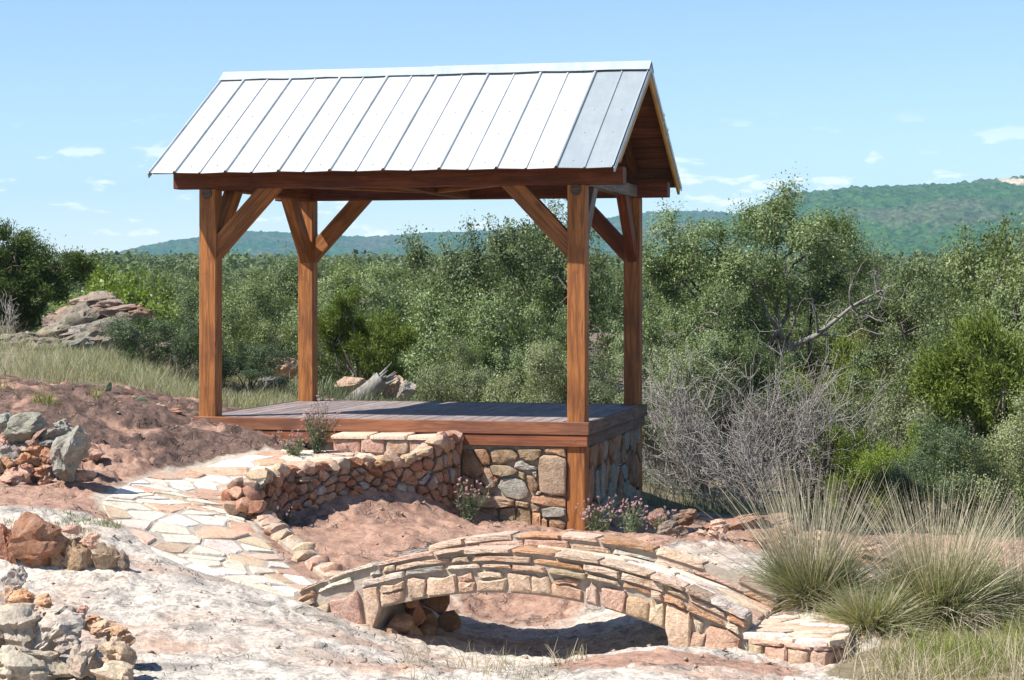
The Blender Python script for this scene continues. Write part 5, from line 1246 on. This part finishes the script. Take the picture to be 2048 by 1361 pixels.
bunch('bunch_grass', 1740, 1240, 15.9, 900, 60, .5, .6, .75, 'low drooping bunch grass between landing and broad bunch grass', 70, .12)
def field(name, label, region, n, mat, hl, seed, cond, width=.005, lean=.25, droop=.5):
    rs = np.random.RandomState(seed); x = rs.uniform(region[0], region[1], n); y = rs.uniform(region[2], region[3], n); k_ = cond(x, y) > rs.rand(n); x, y = x[k_], y[k_]; n = len(x)
    b = np.stack([x, y, G(x, y) - .01], 1); d = rs.normal(size=(n, 3)) * lean; d[:, 2] = 1
    V, F, rn = blades(b, d, rs.uniform(hl[0], hl[1], n) * (.55 + .9 * smooth01(fbm(x * 1.7, y * 1.7, seed + 5, 3) + .5)), width, 3, droop, seed); o = link(name, mesh_np(name, V, F, False, {'rnd': rn}, mat)); return tag(o, label, 'grass', kind='stuff')
cl = lambda x, y, f, s, t0: smooth01((fbm(x * f, y * f, s, 3) - t0) / .25)
field('meadow_grass', 'pale meadow grass on the rise at left', (-7.5, -2.6, 22.6, 29), 34000, M['grass'], (.06, .24), 81, lambda x, y: soil_mask(x, y) * (.35 + cl(x, y, .9, 82, -.2)), .0055)
field('back_grass', 'thin grass behind and right of the pavilion', (-2.6, 8.0, 23.2, 30), 30000, M['sage'], (.1, .36), 83, lambda x, y: soil_mask(x, y) * (.2 + cl(x, y, .8, 84, -.1)) * ((x > 1.6) | (y > 26.6)), .006)
field('corner_grass', 'fresh green grass in the lower right corner', (2.2, 5.2, 12.6, 17.2), 24000, M['freshgrass'], (.05, .26), 85, lambda x, y: soil_mask(x, y) * (.06 + cl(x, y, 1.6, 86, .0)) * smooth01((x - 2.3) / 1.0), .0042)
field('corner_straw', 'dry straw grass in the lower right corner', (2.0, 5.2, 12.6, 17.2), 9000, M['straw'], (.06, .30), 93, lambda x, y: soil_mask(x, y) * (.15 + .8 * cl(x, y, 1.3, 94, -.1)), .004, .35)
field('meadow_straw', 'dry wispy stalks over the meadow at left', (-7.5, -2.6, 22.6, 29), 7000, M['straw'], (.15, .42), 95, lambda x, y: soil_mask(x, y) * (.1 + cl(x, y, 1.1, 96, .0)), .0045, .3)
field('gully_grass', 'sparse seeding grass at the mouth of the gully', (-.75, .55, 13.6, 15.3), 900, M['straw'], (.07, .24), 87, lambda x, y: cl(x, y, 2.2, 88, -.15), .004, .35)
field('slope_grass', 'green tuft grass on the rock slope at left', (-5.6, -4.3, 20.6, 22.0), 5000, M['freshgrass'], (.08, .28), 89, lambda x, y: cl(x, y, 1.5, 90, .1), .005)
field('path_edge_grass', 'short grass beside the upper edge of the slab row', (-4.2, -3.0, 16.6, 17.4), 2500, M['freshgrass'], (.03, .10), 91, lambda x, y: cl(x, y, 2, 92, .1) * (1 - path_mask(x, y)), .004)
# dead brush
def brush(px, py, Y, h, n, seed, label, lean=(0, 0)):
    rs = np.random.RandomState(seed); c = P(px, py, Y); z = float(T(c.x, Y)); lines = []
    for i in range(n):
        th = rs.uniform(0, 6.283); tilt = abs(rs.normal(0, .55)); d = np.array((math.sin(tilt) * math.cos(th) + lean[0], math.sin(tilt) * math.sin(th) * .7 + lean[1], math.cos(tilt))); d /= np.linalg.norm(d)
        L_ = h * rs.uniform(.55, 1.1); st = curve(np.array((rs.normal() * .08, rs.normal() * .08, -.05)), d * L_, 7, .06, rs); lines.append((st, np.linspace(.011, .0042, 7)))
        for _ in range(9):
            k_ = rs.randint(1, 6); e = st[k_] + (d + rs.normal(size=3) * .55) * L_ * rs.uniform(.15, .38); b = curve(st[k_], e, 4, .1, rs); lines.append((b, np.linspace(.006, .003, 4)))
            for _ in range(3): q = b[rs.randint(1, 4)]; lines.append((curve(q, q + (d * .6 + rs.normal(size=3) * .6) * L_ * .13, 3, .1, rs), np.linspace(.0042, .0025, 3)))
    root = thing('dead_bush', label, 'bush', (c.x, Y, z), 0, 'grey leafless bushes right of the pavilion'); V, F = tubes(lines, 4); link('twigs', mesh_np('twigs', V, F, True, None, M['deadwood']), None, root)
    V, F = tubes([(np.array([(0, 0, -.15), (0.02, 0, .0), (.02, .01, .10)]), np.array([.06, .05, .035]))], 6); link('root_crown', mesh_np('root_crown', V, F, True, None, M['deadwood']), None, root)
brush(1400, 960, 28.0, 1.55, 28, 1, 'grey leafless bush just right of the pavilion', (-.25, 0)); brush(1500, 960, 28.5, 1.9, 32, 2, 'largest grey leafless bush below the oak with the bare limb')
brush(1610, 950, 28.4, 1.8, 28, 3, 'grey leafless bush right of the largest bare bush', (.1, 0)); brush(1330, 940, 29.4, 1.5, 22, 4, 'small bare bush beside the right rear post', (-.1, 0)); brush(1700, 930, 29.6, 1.6, 22, 5, 'bare twiggy bush behind the left bunch grass', (.15, 0))
brush(1530, 985, 27.0, 1.25, 20, 6, 'low bare bush behind the long ledge rock', (-.3, 0)); brush(5, 700, 29, .55, 9, 7, 'bare grey twigs at the left edge under the juniper')
# pink flowering plants
def flower(px, py, Y, h, n, seed, label, spread=.35, z=None):
    rs = np.random.RandomState(seed); c = P(px, py, Y); z = g(c.x, Y) if z is None else z; root = thing('flowering_plant', label, 'plant', (c.x, Y, z), 0, 'pink flowering plants round the pavilion'); lines = []; lp_, hp = [], []
    for i in range(n):
        d = rs.normal(size=3) * spread; d[2] = 1; L_ = h * rs.uniform(.55, 1.05); st = curve(rs.normal(size=3) * .02, d / np.linalg.norm(d) * L_, 6, .07, rs); lines.append((st, np.linspace(.004, .0022, 6)))
        for t in rs.rand(26): q = t * .75 * 5; a = int(q); lp_.append(st[a] * (1 - (q - a)) + st[a + 1] * (q - a))
        for _ in range(2): e = st[4] + rs.normal(size=3) * .06 * (1, 1, .5) + (0, 0, L_ * .2); lines.append((curve(st[3], e, 3, .1, rs), np.full(3, .002))); hp.append(e)
        hp.append(st[-1])
    V, F = tubes(lines, 3); link('stems', mesh_np('stems', V, F, True, None, M['greenblade']), None, root)
    V, F, rn = leaves(np.array(lp_) + rs.normal(size=(len(lp_), 3)) * .012, .05, .010, .3, None, seed); link('leaves', mesh_np('leaves', V, F, False, {'rnd': rn}, M['sage']), None, root)
    hp = np.array(hp); k_ = 9; V, F, rn = leaves(np.repeat(hp, k_, 0), .017, .011, .5, None, seed + 1); link('flower_heads', mesh_np('flower_heads', V, F, False, {'rnd': rn}, M['petal']), None, root)['kind'] = 'stuff'
flower(635, 935, 21.35, .52, 26, 1, 'airy pink flowering plant left of the stone step', .3); flower(590, 935, 21.2, .3, 16, 2, 'low grey-green plant beside the airy flowering plant', .5)
flower(938, 1035, 21.2, .42, 18, 3, 'pink flowering plant in the corner of wall and foundation', .3); flower(1195, 1068, 20.9, .40, 16, 4, 'pink flowering plant at the foot of the right front post', .45)
flower(1260, 1075, 20.6, .36, 16, 5, 'pink flowering plant in the shade right of the right front post', .6); flower(1330, 1070, 20.6, .30, 14, 6, 'pink flowering plant beside the dark bed rocks', .6)
flower(570, 1045, 19.5, .16, 5, 8, 'small green weed growing from the base of the curved wall', .3)
# spiky yucca plants behind the deck, prickly pear on the slope
def yucca(px, py, Y, h, n, seed, label):
    rs = np.random.RandomState(seed); c = P(px, py, Y); root = thing('yucca', label, 'plant', (c.x, Y, float(T(c.x, Y))), 0, 'yuccas behind the deck'); d = rs.normal(size=(n, 3)); d[:, 2] = np.abs(d[:, 2]) * .9 + .25
    V, F, rn = blades(rs.normal(size=(n, 3)) * .02, d, h * rs.uniform(.7, 1.1, n), .02, 3, .15, seed); link('leaves', mesh_np('leaves', V, F, False, {'rnd': rn}, M['sage']), None, root)
    V, F = tubes([(np.array([(0, 0, -.1), (0, 0, .02), (0, 0, .06)]), np.array([.05, .05, .02]))], 6); link('stem', mesh_np('stem', V, F, True, None, M['bark']), None, root)
yucca(645, 795, 29.2, .34, 70, 1, 'spiky yucca right of the left rear post'); yucca(680, 795, 29.8, .3, 60, 2, 'smaller yucca beside the dead stump'); yucca(590, 800, 29, .28, 60, 3, 'yucca left of the left rear post')
PP = thing('prickly_pear', 'prickly pear cactus with flat green pads on the rock slope', 'cactus', tuple(P(240, 812, 22.9)))
for (px, py, w, h, tilt, yaw) in ((198, 792, 18, 34, -.35, .5), (215, 783, 17, 40, .45, .9), (281, 807, 32, 24, .1, .15), (268, 812, 16, 18, -.3, .5)):
    bm = bmesh.new(); bmesh.ops.create_uvsphere(bm, u_segments=14, v_segments=9, radius=1); k_ = 22.9 / FPX; c = P(px, py, 22.9) - P(240, 812, 22.9)
    for v in bm.verts: v.co.x *= .75 + .25 * min(1, (v.co.z + 1)); v.co = Vector((v.co.x * w * k_ * .5, v.co.y * .012, v.co.z * h * k_ * .5))
    bmesh.ops.transform(bm, verts=bm.verts, matrix=Matrix.Rotation(yaw, 4, 'Z') @ Matrix.Rotation(tilt, 4, 'Y'))
    o = link('pad', mesh_bm('pad', bm, M['cactus'], True), None, PP); o.location = c
def gravel():
    rs = np.random.RandomState(17); n = 2400; x = rs.uniform(-4.2, 4.2, n); y = 13.2 + 10 * rs.rand(n) ** 1.3; k_ = (fbm(x * 1.1, y * 1.1, 97, 3) > .02 - .35 * rs.rand(n)) & (path_mask(x, y) < .1) & (deck_mask(x, y) < .01); x, y = x[k_], y[k_]; n = len(x)
    o8 = np.array([(1, 0, 0), (0, 1, 0), (-1, 0, 0), (0, -1, 0), (0, 0, .5), (0, 0, -.5)], float); f8 = np.array([(0, 1, 4), (1, 2, 4), (2, 3, 4), (3, 0, 4), (1, 0, 5), (2, 1, 5), (3, 2, 5), (0, 3, 5)])
    s_ = .006 + .024 * rs.rand(n) ** 4; V = o8[None] * rs.uniform(.6, 1.4, (n, 6, 1)) * s_[:, None, None]; a = rs.uniform(0, 6.28, n); c, s = np.cos(a), np.sin(a)
    V = np.stack([V[..., 0] * c[:, None] - V[..., 1] * s[:, None], V[..., 0] * s[:, None] + V[..., 1] * c[:, None], V[..., 2]], -1) + np.stack([x, y, G(x, y) + s_ * .3], 1)[:, None]
    F = (f8[None] + (np.arange(n) * 6)[:, None, None]).reshape(-1, 3); o = link('gravel', mesh_np('gravel', V.reshape(-1, 3), F, False, None, M['stone']), None, None, (.42, .30, .22)); tag(o, 'loose stone chips scattered over the rock', 'gravel', kind='stuff')
gravel()
# ------------------------------------------------------------------ air
bm = bmesh.new(); bmesh.ops.create_cube(bm, size=1)
for v in bm.verts: v.co = Vector((v.co.x * 9000, (v.co.y + .5) * 5100 - 60, (v.co.z + .5) * 270 - 25))
hz = link('haze', mesh_bm('haze', bm)); tag(hz, kind='stuff')
hm = bpy.data.materials.new('haze_air'); hm.use_nodes = True; hm.node_tree.nodes.clear()
ho = hm.node_tree.nodes.new('ShaderNodeOutputMaterial'); hv = hm.node_tree.nodes.new('ShaderNodeVolumePrincipled')
hv.inputs['Color'].default_value = (0.34, 0.64, 1.0, 1); hv.inputs['Density'].default_value = 0.00013; hv.inputs['Anisotropy'].default_value = 0.0
hm.node_tree.links.new(hv.outputs[0], ho.inputs['Volume']); hz.data.materials.append(hm)
